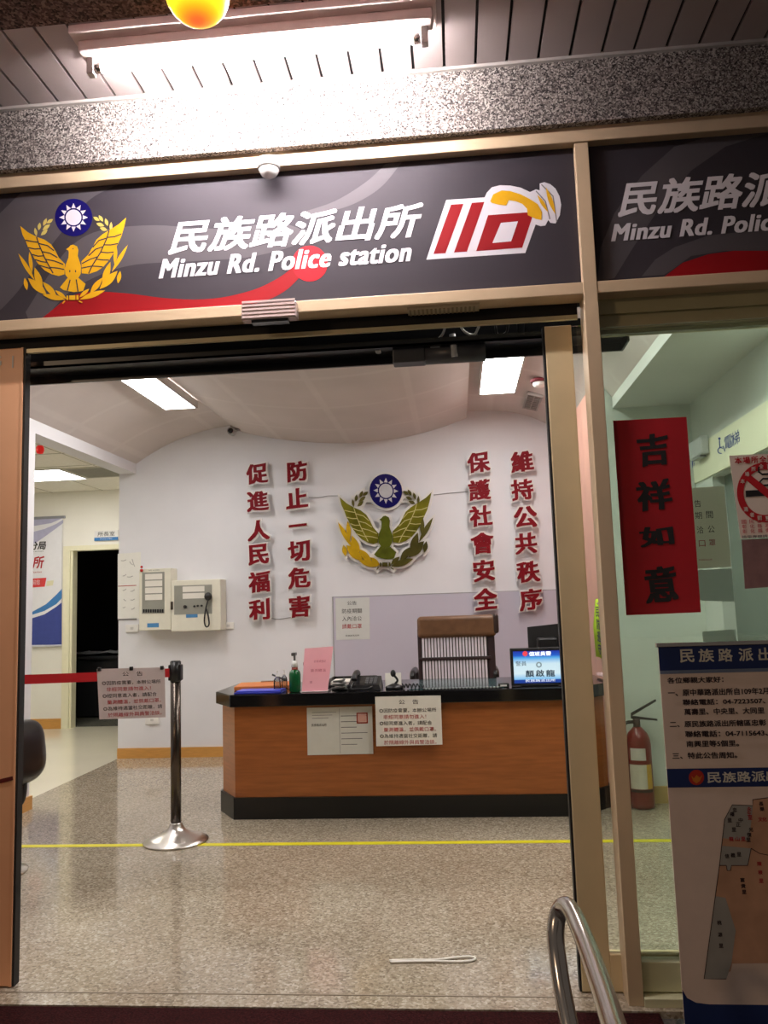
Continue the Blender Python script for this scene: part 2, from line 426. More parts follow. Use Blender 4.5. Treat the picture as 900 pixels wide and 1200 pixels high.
# baseboards
struct('baseboard_back', MB().box((-3.0, BW-.015, 0), (-1.0, BW, .085)), TAN)
struct('baseboard_left', MB().box((LX, 2.83, 0), (LX+.015, 5.215, .085)).box((-2.99, 5.2, 0), (LX, 5.215, .085)), TAN)
struct('baseboard_right', MB().box((.96, 5.175, 0), (RX, 5.19, .10)), M('pale_tan_baseboard', (196, 166, 104), .3, var=.06))
struct('baseboard_side_room', MB().box((-7.5, 8.785, 0), (-4.44, 8.8, .11)), TAN)
# side-room door casing
CAS = M('cream_casing', (234, 230, 200), .4, var=.02)
struct('door_4', MB().box((-4.44, 8.77, 0), (-4.36, 8.9, 2.03)).box((-4.36, 8.77, 1.975), (-3.42, 8.9, 2.03)).box((-4.36, 8.79, 0), (-4.335, 8.9, 1.975)), CAS)

# outside: soffit planks, granite beams
mb = MB(); x = -3.0
while x < 2.6:
    mb.box((x, 1.95, 3.117), (x+.0985, 2.65, 3.129)); x += .1085
mb.mat(1).box((-3.2, 1.9, 3.131), (2.8, 2.66, 3.147))
struct('ceiling_soffit', mb, [PLANK, DARKGAP])
struct('trim_2', MB().box((-3.2, 2.637, 3.106), (2.8, 2.65, 3.117)), M('soffit_edge', (190, 184, 178), .4))
struct('beam_over_entrance', MB().box((-3.2, 2.65, 2.878), (2.8, 2.82, 3.3)), GRAN)
struct('beam_front', MB().box((-3.2, 1.35, 2.84), (2.8, 1.93, 3.4)), GRAN2)
# facade frame
mb = MB()
mb.box((-3.0, FY-.012, 2.823), (2.4, FY+.1, 2.90), .003).box((-3.0, FY-.004, 2.278), (2.4, FY+.08, 2.321), .003)
mb.box((.471, FY-.006, 0), (.518, FY+.09, 2.83), .002)
struct('trim_3', mb, ALU2)
# header above the doors
struct('trim_4', MB().box((-3.0, 2.77, 2.222), (.46, 2.785, 2.237)), M('track_beige', (206, 196, 160), .35, .2))
struct('trim_5', MB().box((-3.0, 2.772, 2.237), (.46, 2.80, 2.30)), DARKGAP)
struct('trim_6', MB().box((.518, 2.765, 2.158), (2.4, 2.80, 2.285)).box((.518, 2.755, 2.17), (2.4, 2.765, 2.195)).box((.518, 2.75, 2.225), (2.4, 2.765, 2.285)), OLIVE)
struct('wall_front', MB().box((-3.2, 2.785, 2.285), (3.3, 2.83, 3.15)).box((1.8, 2.785, -.06), (3.3, 2.83, 2.3)).box((-3.2, 2.785, -.06), (-2.9, 2.83, 2.3)), M('dark_front_paint', (40, 38, 38), .7))

# fixed pane right of the mullion
wn = struct('window_1', MB().box((.518, 2.70, .012), (1.8, 2.76, .118), .003).box((.518, 2.68, 0), (1.8, 2.775, .026)).box((.518, 2.755, 2.09), (1.8, 2.765, 2.17)) if False else MB().box((.518, 2.71, .03), (1.8, 2.755, .118), .003).box((.518, 2.675, 0), (1.8, 2.775, .026), .002), M('greenish_aluminium', (208, 206, 170), .4, 0., var=.05, scale=6))
obj('pane', MB().box((.516, 2.728, .115), (1.8, 2.736, 2.17)), GLASS2, wn)
# sliding doors
d1 = struct('door_1', MB().box((.343, 2.765, .004), (.4355, 2.805, 2.2), .003).box((.4355, 2.765, .004), (1.4, 2.805, .118), .003), ALU)
obj('seal', MB().box((.336, 2.768, .004), (.343, 2.802, 2.2)), BLACKM, d1)
obj('pane', MB().box((.43, 2.781, .115), (1.4, 2.787, 2.2)), GLASS, d1)
d2 = struct('door_2', MB().box((-1.70, 2.765, .004), (-1.566, 2.805, 2.242), .004).box((-2.8, 2.765, .004), (-1.70, 2.805, .118), .003).box((-1.572, 2.763, .004), (-1.564, 2.768, 2.242)), ALU_WARM)
obj('seal', MB().box((-1.564, 2.768, .004), (-1.556, 2.802, 2.242)), BLACKM, d2)
obj('pane', MB().box((-2.8, 2.781, .115), (-1.70, 2.787, 2.242)), GLASS, d2)
f = fr_px((0, 416), (15, 415), (0, 430), 2.764)
mb = MB(); write(mb, f, 'G', -.03, .004, .006, .042, bold=.01); mb.box(tuple(at(14.2, 431, 2.7635)), tuple(at(15.8, 417, 2.763)))
obj('lettering', mb, WHITEINK, d2)
mb = MB(); mb.poly([at(0, 913, 2.7635), at(15, 909.5, 2.7635), at(15.5, 914, 2.7635), at(0, 918, 2.7635)], (0, -.002, 0))  # narrow maroon strip set across the stile
obj('maroon_strip', mb, M('maroon_strip', (96, 24, 18), .4), d2)

# door operator behind the header: dark housing with its hardware
op = thing('door_operator', 'long black automatic door operator housing with cables under the entrance header', 'door operator', (-.6, 2.86, 2.1))
zb = at(30, 452, 2.95).z
obj('housing', MB().box((-2.8, 2.945, zb), (.647, 2.955, 2.285)).box((-2.8, 2.835, zb+.03), (.647, 2.945, zb+.038)).box((.64, 2.835, zb), (.647, 2.945, 2.285)).box((-2.8, 2.835, zb+.03), (.647, 2.841, zb+.055)), M('operator_black', (13, 15, 20), .3, var=.2, scale=5), op)
PIPE = M('grey_metal', (186, 188, 190), .4, .1)
obj('motor', MB().cyl((-.08, 2.89, 2.16), (.14, 2.89, 2.16), .035).box((-.2, 2.86, 2.13), (-.08, 2.925, 2.2), .005), M('motor_grey', (70, 72, 78), .4, .1), op)
obj('support_rod', MB().cyl(tuple(at(530, 392, 2.86)), tuple(at(533, 418, 2.86)), .012), PIPE, op)
for k, (pts, cm) in enumerate([([(537, 378), (545, 389), (556, 392), (562, 380)], WHITEP), ([(580, 378), (583, 392), (593, 390), (596, 378)], BLACKR), ([(500, 400), (515, 396), (521, 385), (519, 378)], PIPE)]):
    obj('cable', MB().tube(smooth_arc([at(*p, 2.86) for p in pts], 5), .0045, 6), cm, op)
q = at(556, 400, 2.90); obj('terminal_block', MB().box((q.x-.012, q.y-.01, q.z-.03), (q.x+.012, q.y+.01, q.z+.03), .003), M('terminal_grey', (92, 94, 96), .4), op)
q = at(612, 388, 2.90); obj('bracket', MB().box((q.x-.018, q.y-.01, q.z-.045), (q.x+.018, q.y+.01, q.z-.035)).box((q.x-.018, q.y-.01, q.z-.045), (q.x-.010, q.y+.01, q.z+.04)).box((q.x+.01, q.y-.01, q.z-.045), (q.x+.018, q.y+.01, q.z+.04)), BLACKR, op)
q = at(510, 408, 2.88); obj('roller', MB().cyl((q.x, q.y-.02, q.z), (q.x, q.y+.02, q.z), .018), PIPE, op)
q = at(443, 409, 2.88); obj('roller', MB().cyl((q.x, q.y-.02, q.z), (q.x, q.y+.02, q.z), .014), PIPE, op)

# ================================================================== EMBLEM (traced outlines)
LW = [(120, 325), (165, 362), (215, 388), (262, 405), (300, 432), (325, 470), (345, 510), (382, 548), (378, 608), (345, 618), (305, 608), (262, 585), (228, 550), (205, 520), (188, 488), (165, 450), (150, 410), (132, 375)]
RW = [(740, 275), (700, 312), (640, 350), (600, 375), (566, 405), (545, 445), (520, 490), (478, 532), (480, 602), (520, 606), (568, 590), (605, 565), (640, 525), (668, 480), (690, 432), (712, 385), (728, 330)]
BODY = [(430, 434), (452, 444), (460, 466), (456, 500), (466, 530), (476, 560), (474, 605), (458, 632), (430, 642), (402, 634), (384, 610), (380, 575), (388, 545), (402, 510), (404, 480), (402, 468), (388, 461), (404, 450), (414, 438)]
TAIL = [(396, 630), (352, 684), (372, 700), (400, 706), (432, 712), (462, 710), (488, 704), (502, 664), (462, 630), (430, 640)]
LEAV = [((108, 485), (205, 645), 24), ((173, 475), (188, 600), 22), ((204, 568), (248, 705), 40), ((165, 630), (275, 728), 46), ((146, 628), (160, 702), 24), ((252, 652), (335, 742), 34), ((250, 728), (385, 756), 32), ((325, 702), (392, 752), 22)]
LEAVR = [((750, 435), (655, 595), 24), ((682, 438), (672, 550), 22), ((648, 535), (600, 675), 38), ((690, 588), (585, 695), 46), ((706, 588), (692, 662), 24), ((602, 628), (528, 722), 34), ((618, 702), (468, 756), 32), ((525, 693), (466, 744), 22)]
SPRIGL = [((215, 385), (205, 335), 18), ((240, 380), (280, 345), 22), ((228, 350), (235, 305), 20), ((250, 350), (295, 315), 22), ((255, 325), (275, 280), 20), ((275, 310), (312, 285), 20)]
SPRIGR = [((650, 355), (652, 300), 18), ((630, 350), (585, 335), 22), ((632, 325), (618, 280), 20), ((612, 325), (565, 310), 22), ((605, 300), (580, 262), 20), ((585, 295), (548, 272), 20)]
TIE = [[(392, 734), (402, 734), (402, 760), (392, 760)], [(408, 733), (444, 732), (444, 758), (408, 759)], [(450, 732), (462, 731), (464, 757), (450, 758)], [(385, 766), (372, 782), (366, 778), (380, 762)], [(466, 762), (486, 772), (482, 777), (462, 768)]]
LINES = [[(215, 390), (232, 440), (262, 510), (312, 602)], [(150, 408), (190, 416), (222, 420)], [(166, 452), (205, 460), (238, 458)], [(190, 492), (225, 502), (256, 500)], [(207, 522), (245, 534), (276, 538)], [(232, 555), (265, 566), (296, 574)], [(228, 428), (280, 440), (318, 470)], [(246, 475), (295, 485), (338, 510)], [(268, 520), (320, 530), (372, 550)], [(295, 568), (340, 572), (378, 580)],
         [(640, 352), (626, 400), (590, 480), (540, 560), (520, 604)], [(712, 372), (672, 388), (632, 392)], [(692, 428), (650, 436), (612, 436)], [(668, 478), (630, 482), (592, 478)], [(640, 525), (600, 524), (565, 520)], [(604, 565), (575, 562), (540, 560)], [(628, 396), (580, 410), (545, 450)], [(606, 446), (560, 462), (520, 500)], [(575, 505), (530, 520), (482, 545)], [(540, 560), (510, 566), (480, 572)],
         [(412, 640), (396, 704)], [(448, 638), (458, 710)]]
DOTS = [((410, 582), (410, 598), 8), ((444, 582), (444, 598), 8), ((426, 456), (432, 461), 7)]
def emblem(F, parent, wall=False):
    """F(x, y, lift) -> point; flat print when wall is False, thick cut-out when True"""
    def put(mb, pts, c, t=None):
        if t: mb.poly([F(x, y, c) for x, y in pts], F(0, 0, c-t)-F(0, 0, c))
        else: mb.poly([F(x, y, c) for x, y in pts])
    if wall:
        back = MB()
        for i, pts in enumerate([LW, RW, BODY, TAIL, disc((432, 275), 110)]+[lens(l[0], l[1], l[2]*1.3) for l in LEAV+LEAVR]+[lens(*l) for l in SPRIGL+SPRIGR]+TIE+[strip([(230, 390), (290, 330), (330, 330)], 8), strip([(640, 360), (590, 320), (540, 325)], 8)]):
            put(back, grow(pts, 15 if i != 4 else 14), -.001-.0004*i, .028)
        obj('white_backing', back, WHITEP, parent)
    t = .012 if wall else None
    gl, gd = (MATS['wall_gold'], MATS['wall_gold_sheen']) if wall else (GOLDPR, GOLDPR)
    for nm, P, mt, lf in (('wing', LW, gd, 0), ('wing', RW, gd, 0), ('body', BODY, MATS['body_gold_sheen'] if wall else gd, .006), ('tail', TAIL, MATS['body_gold_sheen'] if wall else gd, .003)):
        mb = MB(); put(mb, P, .012+lf if wall else .001, t); obj(nm, mb, mt, parent)
    mb = MB()
    wd_ = 1.35 if wall else 1
    for i_, l in enumerate(LEAV): put(mb, lens(l[0], l[1], l[2]*wd_), (.012 if wall else .0009)+i_*.0002, t)
    obj('wreath', mb, gl, parent)
    mb = MB()
    for i_, l in enumerate(LEAVR): put(mb, lens(l[0], l[1], l[2]*wd_), (.012 if wall else .0009)+i_*.0002, t)
    for q in TIE: put(mb, q, .0145 if wall else .003, t)
    obj('wreath', mb, MATS['dark_gold_sheen'] if wall else gl, parent)
    mb = MB()
    for sp_ in (SPRIGL, SPRIGR):
        mb = MB()
        for i_, l in enumerate(sp_): put(mb, lens(*l), (.012 if wall else .0009)+i_*.0002, t)
        obj('wheat_sprig', mb, MATS['dark_gold_sheen'] if wall else GOLDPALE, parent)
    mb = MB(); put(mb, disc((432, 275), 110), .013 if wall else .001, t)
    mb.mat(1); put(mb, disc((432, 275), 46), .0145 if wall else .0016)
    for k in range(12):
        a = math.radians(30*k); u = (math.cos(a), math.sin(a)); v = (-u[1], u[0])
        put(mb, [(432+u[0]*54+v[0]*13, 275+u[1]*54+v[1]*13), (432+u[0]*54-v[0]*13, 275+u[1]*54-v[1]*13), (432+u[0]*84, 275+u[1]*84)], .0145 if wall else .0016)
    obj('sun_disc', mb, [DISCBLUE, DUST if not wall else M('silver_disc', (206, 206, 210), .3, .3)], parent)
    mb = MB()
    for l in LINES: put(mb, strip(l, 7 if not wall else 4.5), .0126 if wall else .0016)
    for l in DOTS: put(mb, lens(*l), .0126 if wall else .0016)
    obj('feather_lines', mb, CHAR if not wall else M('pale_line', (214, 204, 130), .4, .3), parent)

# ================================================================== SIGNS
SY = 2.715
def sign(x0, x1, label):
    s = thing('station_sign', label, 'sign', ((x0+x1)/2, SY, 2.322), 'station sign panels above the entrance')
    obj('panel', MB().box((x0, SY, 2.321), (x1, SY+.02, 2.824)), CHAR, s); return s
def SF(dx=0., dy=0.): return lambda x, y, c: Vector((at(x, y, SY).x+dx, SY-c, at(x, y, SY).z+dy))
def flat(mb, F, pts, c, arc=True):
    if arc: pts = [(v.x, v.y) for v in smooth_arc([(x, y, 0) for x, y in pts]+[(pts[0][0], pts[0][1], 0)], 5)][:-1]
    q = [F(x, y, c) for x, y in pts]
    # keep the print on its panel
    q = [Vector((v.x, v.y, min(max(v.z, 2.3215), 2.8235))) for v in q]
    mb.poly(q)
A1 = [(0, 250), (30, 222), (62, 205), (150, 195), (140, 214), (104, 235), (70, 275), (40, 315), (18, 345), (-10, 372), (-30, 378), (-40, 330)]
B1 = [(30, 366), (60, 318), (84, 288), (118, 270), (180, 264), (250, 268), (330, 262), (360, 280), (300, 300), (230, 306), (160, 310), (118, 322), (82, 342), (52, 372), (36, 376)]
C1 = [(478, 182), (468, 194), (450, 216), (430, 231), (404, 243), (372, 250), (352, 250), (392, 236), (428, 214), (450, 194), (464, 181)]
R1 = [(40, 380), (58, 366), (82, 348), (108, 342), (150, 344), (200, 350), (250, 350), (296, 340), (326, 326), (344, 313), (356, 308), (362, 312), (352, 324), (338, 338), (322, 348), (305, 354), (280, 362), (240, 372), (150, 380)]
def print_sign(s, F, full=True):
    mb = MB(); flat(mb, F, A1, .0003); obj('grey_swoosh', mb, CHARL, s)
    mb = MB(); flat(mb, F, C1, .0003); obj('crescent_swoosh', mb, CHARL, s)
    mb = MB(); flat(mb, F, B1, .0004); obj('pale_swoosh', mb, CHARL, s)
    mb = MB(); flat(mb, F, R1, .0006); obj('red_swoosh', mb, REDPR, s)
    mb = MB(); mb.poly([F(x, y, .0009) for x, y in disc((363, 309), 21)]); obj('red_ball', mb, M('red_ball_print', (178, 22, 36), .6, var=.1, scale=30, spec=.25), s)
def letter_sign(s, dx=0., red=None):
    a = at(187, 326, SY); t = at(200, 300, SY)
    # Chinese line
    p0 = at(197, 299, SY); p1 = at(494, 281, SY); hz = at(205, 259, SY).z
    f = Fr(Vector((p0.x+dx, SY, p0.z)), Vector((1, 0, 0)), Vector((0, 0, 1)))
    mb = MB(); write(mb, f, '民族路派出所', 0, 0, p1.x-p0.x+.012, hz-p0.z, .0018, .031, shear=.26)
    p0 = at(186, 327, SY); p1 = at(483, 306, SY); hz = at(190, 304, SY).z
    f = Fr(Vector((p0.x+dx, SY, p0.z)), Vector((1, 0, 0)), Vector((0, 0, 1)))
    write(mb, f, 'Minzu Rd. Police station', 0, 0, p1.x-p0.x, hz-p0.z, .0018, .052, shear=.28, sp=1.09, ry=.4)
    obj('lettering', mb, DUST, s)
s1 = sign(-2.9, .471, 'long charcoal sign with gold bird emblem, white station lettering and red 110 logo')
F1 = SF()
print_sign(s1, F1)
letter_sign(s1)
em = obj('emblem', MB().poly([F1(x, y, .0007) for x, y in [(0+20, 230), (0+21, 230), (0+21, 231), (20, 231)]]), CHARL, s1)
emblem(lambda x, y, c: F1(x*.2, 200+y*.2, c), em)
Z5 = lambda p: [(490+x*.2, 200+y*.2) for x, y in p]
OUT110 = [(48, 522), (165, 172), (390, 157), (402, 130), (432, 98), (480, 86), (540, 88), (600, 100), (655, 126), (690, 110), (712, 116), (712, 76), (740, 68), (775, 80), (805, 106), (828, 150), (838, 200), (830, 262), (805, 310), (775, 306), (762, 290), (745, 322), (718, 326), (688, 316), (628, 483)]
lg = obj('emergency_logo', MB().poly([F1(x, y, .0008) for x, y in Z5(OUT110)]), DUST, s1)
mb = MB()
for p in ([(90, 488), (192, 200), (266, 195), (160, 485)], [(210, 480), (315, 190), (388, 184), (285, 475)], [(340, 472), (410, 262), (640, 245), (668, 275), (610, 452)]):
    mb.poly([F1(x, y, .0013) for x, y in Z5(p)])
obj('red_numerals', mb, REDPR, lg)
obj('white_counter', MB().poly([F1(x, y, .0016) for x, y in Z5([(435, 425), (485, 307), (585, 298), (545, 415)])]), DUST, lg)
mb = MB()
mb.poly([F1(x, y, .0018) for x, y in Z5([(422, 180), (440, 140), (490, 117), (540, 121), (600, 140), (650, 165), (700, 197), (726, 245), (722, 290), (690, 284), (642, 262), (638, 225), (610, 196), (570, 180), (530, 174), (516, 205), (470, 200), (430, 190)])])
for l in (((698, 142), (762, 245), 22), ((748, 98), (804, 258), 26)):
    p = lens(*l); mb.poly([F1(x, y, .0018) for x, y in Z5(p)])
obj('yellow_receiver', mb, GOLDPR, lg)
mb = MB()
for l in ([(690, 120), (745, 180), (772, 285)], [(722, 82), (790, 150), (812, 300)]):
    mb.poly([F1(x, y, .0014) for x, y in Z5(strip(l, 7))])
obj('sound_wave_lines', mb, GREYINK, lg)

s2 = sign(.519, 2.4, 'charcoal sign right of the mullion, cut by the frame edge with red arc below lettering')
F0 = SF()
mb = MB(); flat(mb, F0, [(700, 330), (704, 290), (720, 250), (752, 206), (790, 172), (830, 158), (905, 146), (905, 152), (850, 172), (810, 200), (770, 248), (742, 290), (720, 326)], .0003, False)
obj('grey_swoosh', mb, CHARL, s2)
mb = MB(); flat(mb, F0, [(752, 324), (768, 304), (790, 290), (830, 276), (905, 268), (960, 262), (960, 300), (905, 295), (850, 294), (810, 300), (785, 318), (778, 322)], .0004, False)
obj('pale_swoosh', mb, CHARL, s2)
mb = MB(); flat(mb, F0, [(776, 326), (800, 308), (830, 298), (860, 294), (905, 294), (960, 300), (960, 318)], .0006, False)
obj('red_swoosh', mb, REDPR, s2)
mb = MB()
p0 = at(724, 255, SY); hz = at(735, 213, SY).z; wch = (at(873, 246, SY).x-p0.x)/3*6
f = Fr(Vector((p0.x, SY, p0.z)), Vector((1, 0, 0)), Vector((0, 0, 1)))
write(mb, f, '民族路派出所', 0, 0, wch, hz-p0.z, .0018, .031, shear=.26)
p0 = at(716, 283.5, SY); hz = at(720, 263, SY).z; wch = (at(826, 277, SY).x-p0.x)/9*24*1.0
f = Fr(Vector((p0.x, SY, p0.z)), Vector((1, 0, 0)), Vector((0, 0, 1)))
write(mb, f, 'Minzu Rd. Police station', 0, 0, wch, hz-p0.z, .0018, .052, shear=.28, sp=1.09, ry=.4)
obj('lettering', mb, DUST, s2)

# devices on the facade
c = at(315, 190, 2.655)
t = thing('dome_camera', 'small white round camera on the top frame rail above the sign', 'camera', (c.x, 2.655, 2.77))
obj('mount', MB().cyl((c.x, 2.655, 2.80), (c.x, 2.655, 2.832), .040, .040, 24), WHITEP, t)
obj('dome', MB().lathe((c.x, 2.655, 2.80), [(.0, -.032), (.014, -.030), (.027, -.022), (.034, -.010), (.036, 0)]), M('dome_white', (238, 236, 232), .25), t)
a, b = at(282, 354, 2.64), at(347, 372, 2.64)
t = thing('door_sensor', 'ribbed silver motion sensor on the rail above the sliding doors', 'sensor', ((a.x+b.x)/2, 2.66, b.z))
obj('body', MB().box((a.x, 2.645, b.z+.004), (b.x, 2.686, a.z-.004), .004), M('sensor_silver', (206, 190, 188), .3, .4), t)
mb = MB()
for k in range(5): mb.box((a.x+.004, 2.642, b.z+.010+k*.0135), (b.x-.004, 2.645, b.z+.017+k*.0135))
obj('rib', mb, M('sensor_rib', (238, 216, 210), .25, .3), t)
obj('lens', MB().box((a.x+.035, 2.648, b.z-.006), (b.x-.03, 2.682, b.z+.004)), BLACKG, t)
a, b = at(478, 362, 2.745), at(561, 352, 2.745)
t = thing('ribbed_reflection', 'ribbed pale strip under the entrance rail below the 110 logo', 'sensor', ((a.x+b.x)/2, 2.74, 2.26))  # ribbed reflection built as a solid strip
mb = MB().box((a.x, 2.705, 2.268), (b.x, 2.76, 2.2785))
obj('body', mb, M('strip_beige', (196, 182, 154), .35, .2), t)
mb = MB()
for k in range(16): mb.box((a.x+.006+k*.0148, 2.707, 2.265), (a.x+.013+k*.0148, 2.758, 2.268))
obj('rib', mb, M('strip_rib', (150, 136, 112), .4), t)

# fluorescent fitting outside
t = thing('fluorescent_lamp', 'white single-tube fluorescent fitting glowing on the plank soffit', 'lamp', (-.55, 2.34, 2.99))
obj('base_plate', MB().box((-1.158, 2.27, 3.089), (.012, 2.408, 3.1165), .004).box((-1.143, 2.306, 3.051), (-.0, 2.367, 3.089), .006), M('lamp_enamel', (224, 210, 204), .35), t)
for xx in (-1.117, -.029):
    obj('socket', MB().box((xx-.012, 2.339, 2.996), (xx+.012, 2.369, 3.065), .004), WHITEP, t)
obj('tube', MB().cyl((-1.105, 2.354, 3.02), (-.041, 2.354, 3.02), .0145, None, 16), emitter('tube_glow', (255, 246, 248), TUBE_W*4.5), t)
obj('end_cap', MB().cyl((-1.105, 2.354, 3.02), (-1.082, 2.354, 3.02), .0152, None, 16), STEEL, t)
obj('end_cap', MB().cyl((-.064, 2.354, 3.02), (-.041, 2.354, 3.02), .0152, None, 16), STEEL, t)

# lantern
lm = bpy.data.materials.new('lantern_glow'); lm.use_nodes = True; nt = lm.node_tree; b = nt.nodes['Principled BSDF']
tc = nt.nodes.new('ShaderNodeTexCoord'); sx = nt.nodes.new('ShaderNodeSeparateXYZ'); cr = nt.nodes.new('ShaderNodeValToRGB')
mr = nt.nodes.new('ShaderNodeMapRange'); mr.inputs[1].default_value = 0.0; mr.inputs[2].default_value = .17
nt.links.new(tc.outputs['Object'], sx.inputs[0]); nt.links.new(sx.outputs[2], mr.inputs[0]); nt.links.new(mr.outputs[0], cr.inputs[0])
cr.color_ramp.elements[0].position = 0; cr.color_ramp.elements[0].color = (.85, .035, .02, 1)
cr.color_ramp.elements[1].position = .17; cr.color_ramp.elements[1].color = (1.0, .86, .02, 1)
e = cr.color_ramp.elements.new(.07); e.color = (.95, .4, .01, 1)
b.inputs['Base Color'].default_value = (.8, .08, .02, 1)
nt.links.new(cr.outputs[0], b.inputs['Emission Color']); b.inputs['Emission Strength'].default_value = 1.3
c = at(231, -10, 1.78)
t = thing('lantern', 'round glowing yellow lantern with a red bottom hanging at the top edge', 'lantern', (c.x, c.y, c.z-.082))
obj('shell', MB().ball(c, .080, (1, 1, 1.0), 28, 18), lm, t)
obj('cap', MB().cyl((c.x, c.y, c.z+.076), (c.x, c.y, c.z+.088), .024), M('lantern_cap', (160, 30, 24), .5), t)
obj('cord', MB().cyl((c.x, c.y, c.z+.088), (c.x, c.y, max(c.z+.1, 2.84)), .003), BLACKM, t)

# mat and handrail
tag(obj('door_mat', MB().box((-2.6, 2.1, -.0195), (.555, 2.652, -.002), .004), MATM), 'dark maroon entrance mat in front of the threshold', 'mat')
t = thing('handrail', 'polished steel U-shaped handrail end at the entrance beside the roll-up stand', 'handrail', (.2, 1.9, -.02))
pts = [at(735, 1250, 1.22), at(722, 1210, 1.36), at(706, 1160, 1.55), at(689, 1112, 1.76), at(675, 1078, 1.90), at(667, 1064, 1.965)]
pts += [at(660, 1062, 2.0), at(654, 1072, 2.01), at(651, 1092, 2.0), at(653, 1120, 1.985), at(659, 1160, 1.95), at(668, 1205, 1.9), at(676, 1250, 1.86)]
obj('rail', MB().tube(smooth_arc(pts, 6), .0205, 18), STEEL, t)
b0 = at(676, 1250, 1.86); b1 = at(735, 1250, 1.22)
obj('post', MB().tube([(b0.x, b0.y, b0.z), (b0.x, b0.y, -.0195)], .0205, 18), STEEL, t)
obj('post', MB().tube([(b1.x, b1.y, b1.z), (b1.x, b1.y-.05, -.0195)], .0205, 18), STEEL, t)

# roll-up stand before the glass
RY = 2.45
P = lambda x, y: at(x, y, RY)
tl, bl = P(771, 757), P(804, 1172)
X0, X1 = tl.x, tl.x+.80; Z1 = tl.z; Z0 = .055
t = thing('rollup_stand', 'roll-up display stand with navy bands and a district map before the glass', 'display stand', ((X0+X1)/2, RY, -.02))
MAUVE = M('banner_print', (244, 220, 204), .45, var=.03)
obj('sheet', MB().box((X0, RY, Z0), (X1, RY+.003, Z1)), MAUVE, t)
obj('base_case', MB().box((X0-.008, RY-.05, -.0195), (X1+.02, RY+.08, .045), .012).box((X0-.0, RY-.012, .045), (X1, RY+.012, Z0)), M('stand_dark', (40, 40, 44), .35, .3), t)
obj('top_bar', MB().box((X0-.006, RY-.006, Z1-.004), (X1+.006, RY+.008, Z1+.008), .002), STEEL, t)
obj('support_pole', MB().cyl((X0+.4, RY+.03, .04), (X0+.4, RY+.012, Z1), .006), STEEL, t)
zz = lambda y: P(800, y).z
RF = lambda x, y, c=.001: Vector((P(x, y).x, RY-c, P(x, y).z))
zlin = lambda a, b: (a, b)
def band(za, zb, mat, c, name):
    obj(name, MB().poly([(X0, RY-c, zb), (X1, RY-c, zb), (X1, RY-c, za), (X0, RY-c, za)]), mat, t)
zA = P(773, 786).z; zB = P(781, 901).z; zC = P(783, 923).z
band(Z1, zA, NAVY, .0006, 'header_band'); band(zA, P(773, 790).z, M('grey_blue_print', (120, 134, 160), .5), .0006, 'header_edge'); band(zB, zC, NAVY, .0006, 'middle_band')
# bottom navy with rounded corner
zD = P(806, 1165).z; zE = P(810, 1178).z
mb = MB(); mb.poly([(X0, RY-.0006, Z0), (X0, RY-.0006, zD+.012), (X0+.012, RY-.0006, zD-.010), (X0+.035, RY-.0006, zD-.022), (X0+.07, RY-.0006, zD-.026), (X1, RY-.0006, zD-.026), (X1, RY-.0006, Z0)])
obj('bottom_band', mb, NAVY, t)
f0 = lambda x, y: Fr(Vector((P(x, y).x, RY, P(x, y).z)), Vector((1, 0, 0)), Vector((0, 0, 1)))
def rtext(mb, s, x0, y0, x1, ytop, bold=.027, kai=0.):
    f = f0(x0, y0); write(mb, f, s, 0, 0, P(x1, y0).x-P(x0, y0).x, P(x0, ytop).z-P(x0, y0).z, .0014, bold, kai=kai)
LETT = M('pale_lettering', (226, 220, 206), .5)
DKL = M('dark_lettering', (46, 26, 26), .5)
mb = MB()
k = 24.6
rtext(mb, '民', 797, 776.5, 814, 761); rtext(mb, '族', 819, 776, 837, 760.5); rtext(mb, '路', 842, 775.5, 859, 760); rtext(mb, '派', 866, 775, 883, 759.5); rtext(mb, '出', 889, 774.5, 906, 759); rtext(mb, '所', 912, 774, 929, 758.5)
rtext(mb, '民', 829, 917.5, 845, 905); rtext(mb, '族', 847, 917, 863, 904.5); rtext(mb, '路', 864, 916.5, 880, 904); rtext(mb, '派', 881, 916, 897, 903.5); rtext(mb, '出', 898, 915.5, 913, 903); rtext(mb, '所', 915, 915, 931, 902.5)
obj('pale_lettering', mb, LETT, t)
mb = MB()
rtext(mb, '各位鄉親大家好：', 782, 801, 848, 794)
rtext(mb, '一、原中華路派出所自109年2月', 783, 816, 901, 808)
rtext(mb, '聯絡電話：04-7223507、', 800, 826.5, 897, 819.5)
rtext(mb, '萬壽里、中央里、大同里', 802, 838, 896, 830.5)
rtext(mb, '二、原民族路派出所轄區忠彰', 785, 852.5, 898, 845)
rtext(mb, '聯絡電話：04-7115643、', 803, 864, 900, 856.5)
rtext(mb, '南興里等5個里。', 804.5, 875.5, 866, 868)
rtext(mb, '三、特此公告周知。', 788, 889.5, 864, 882)
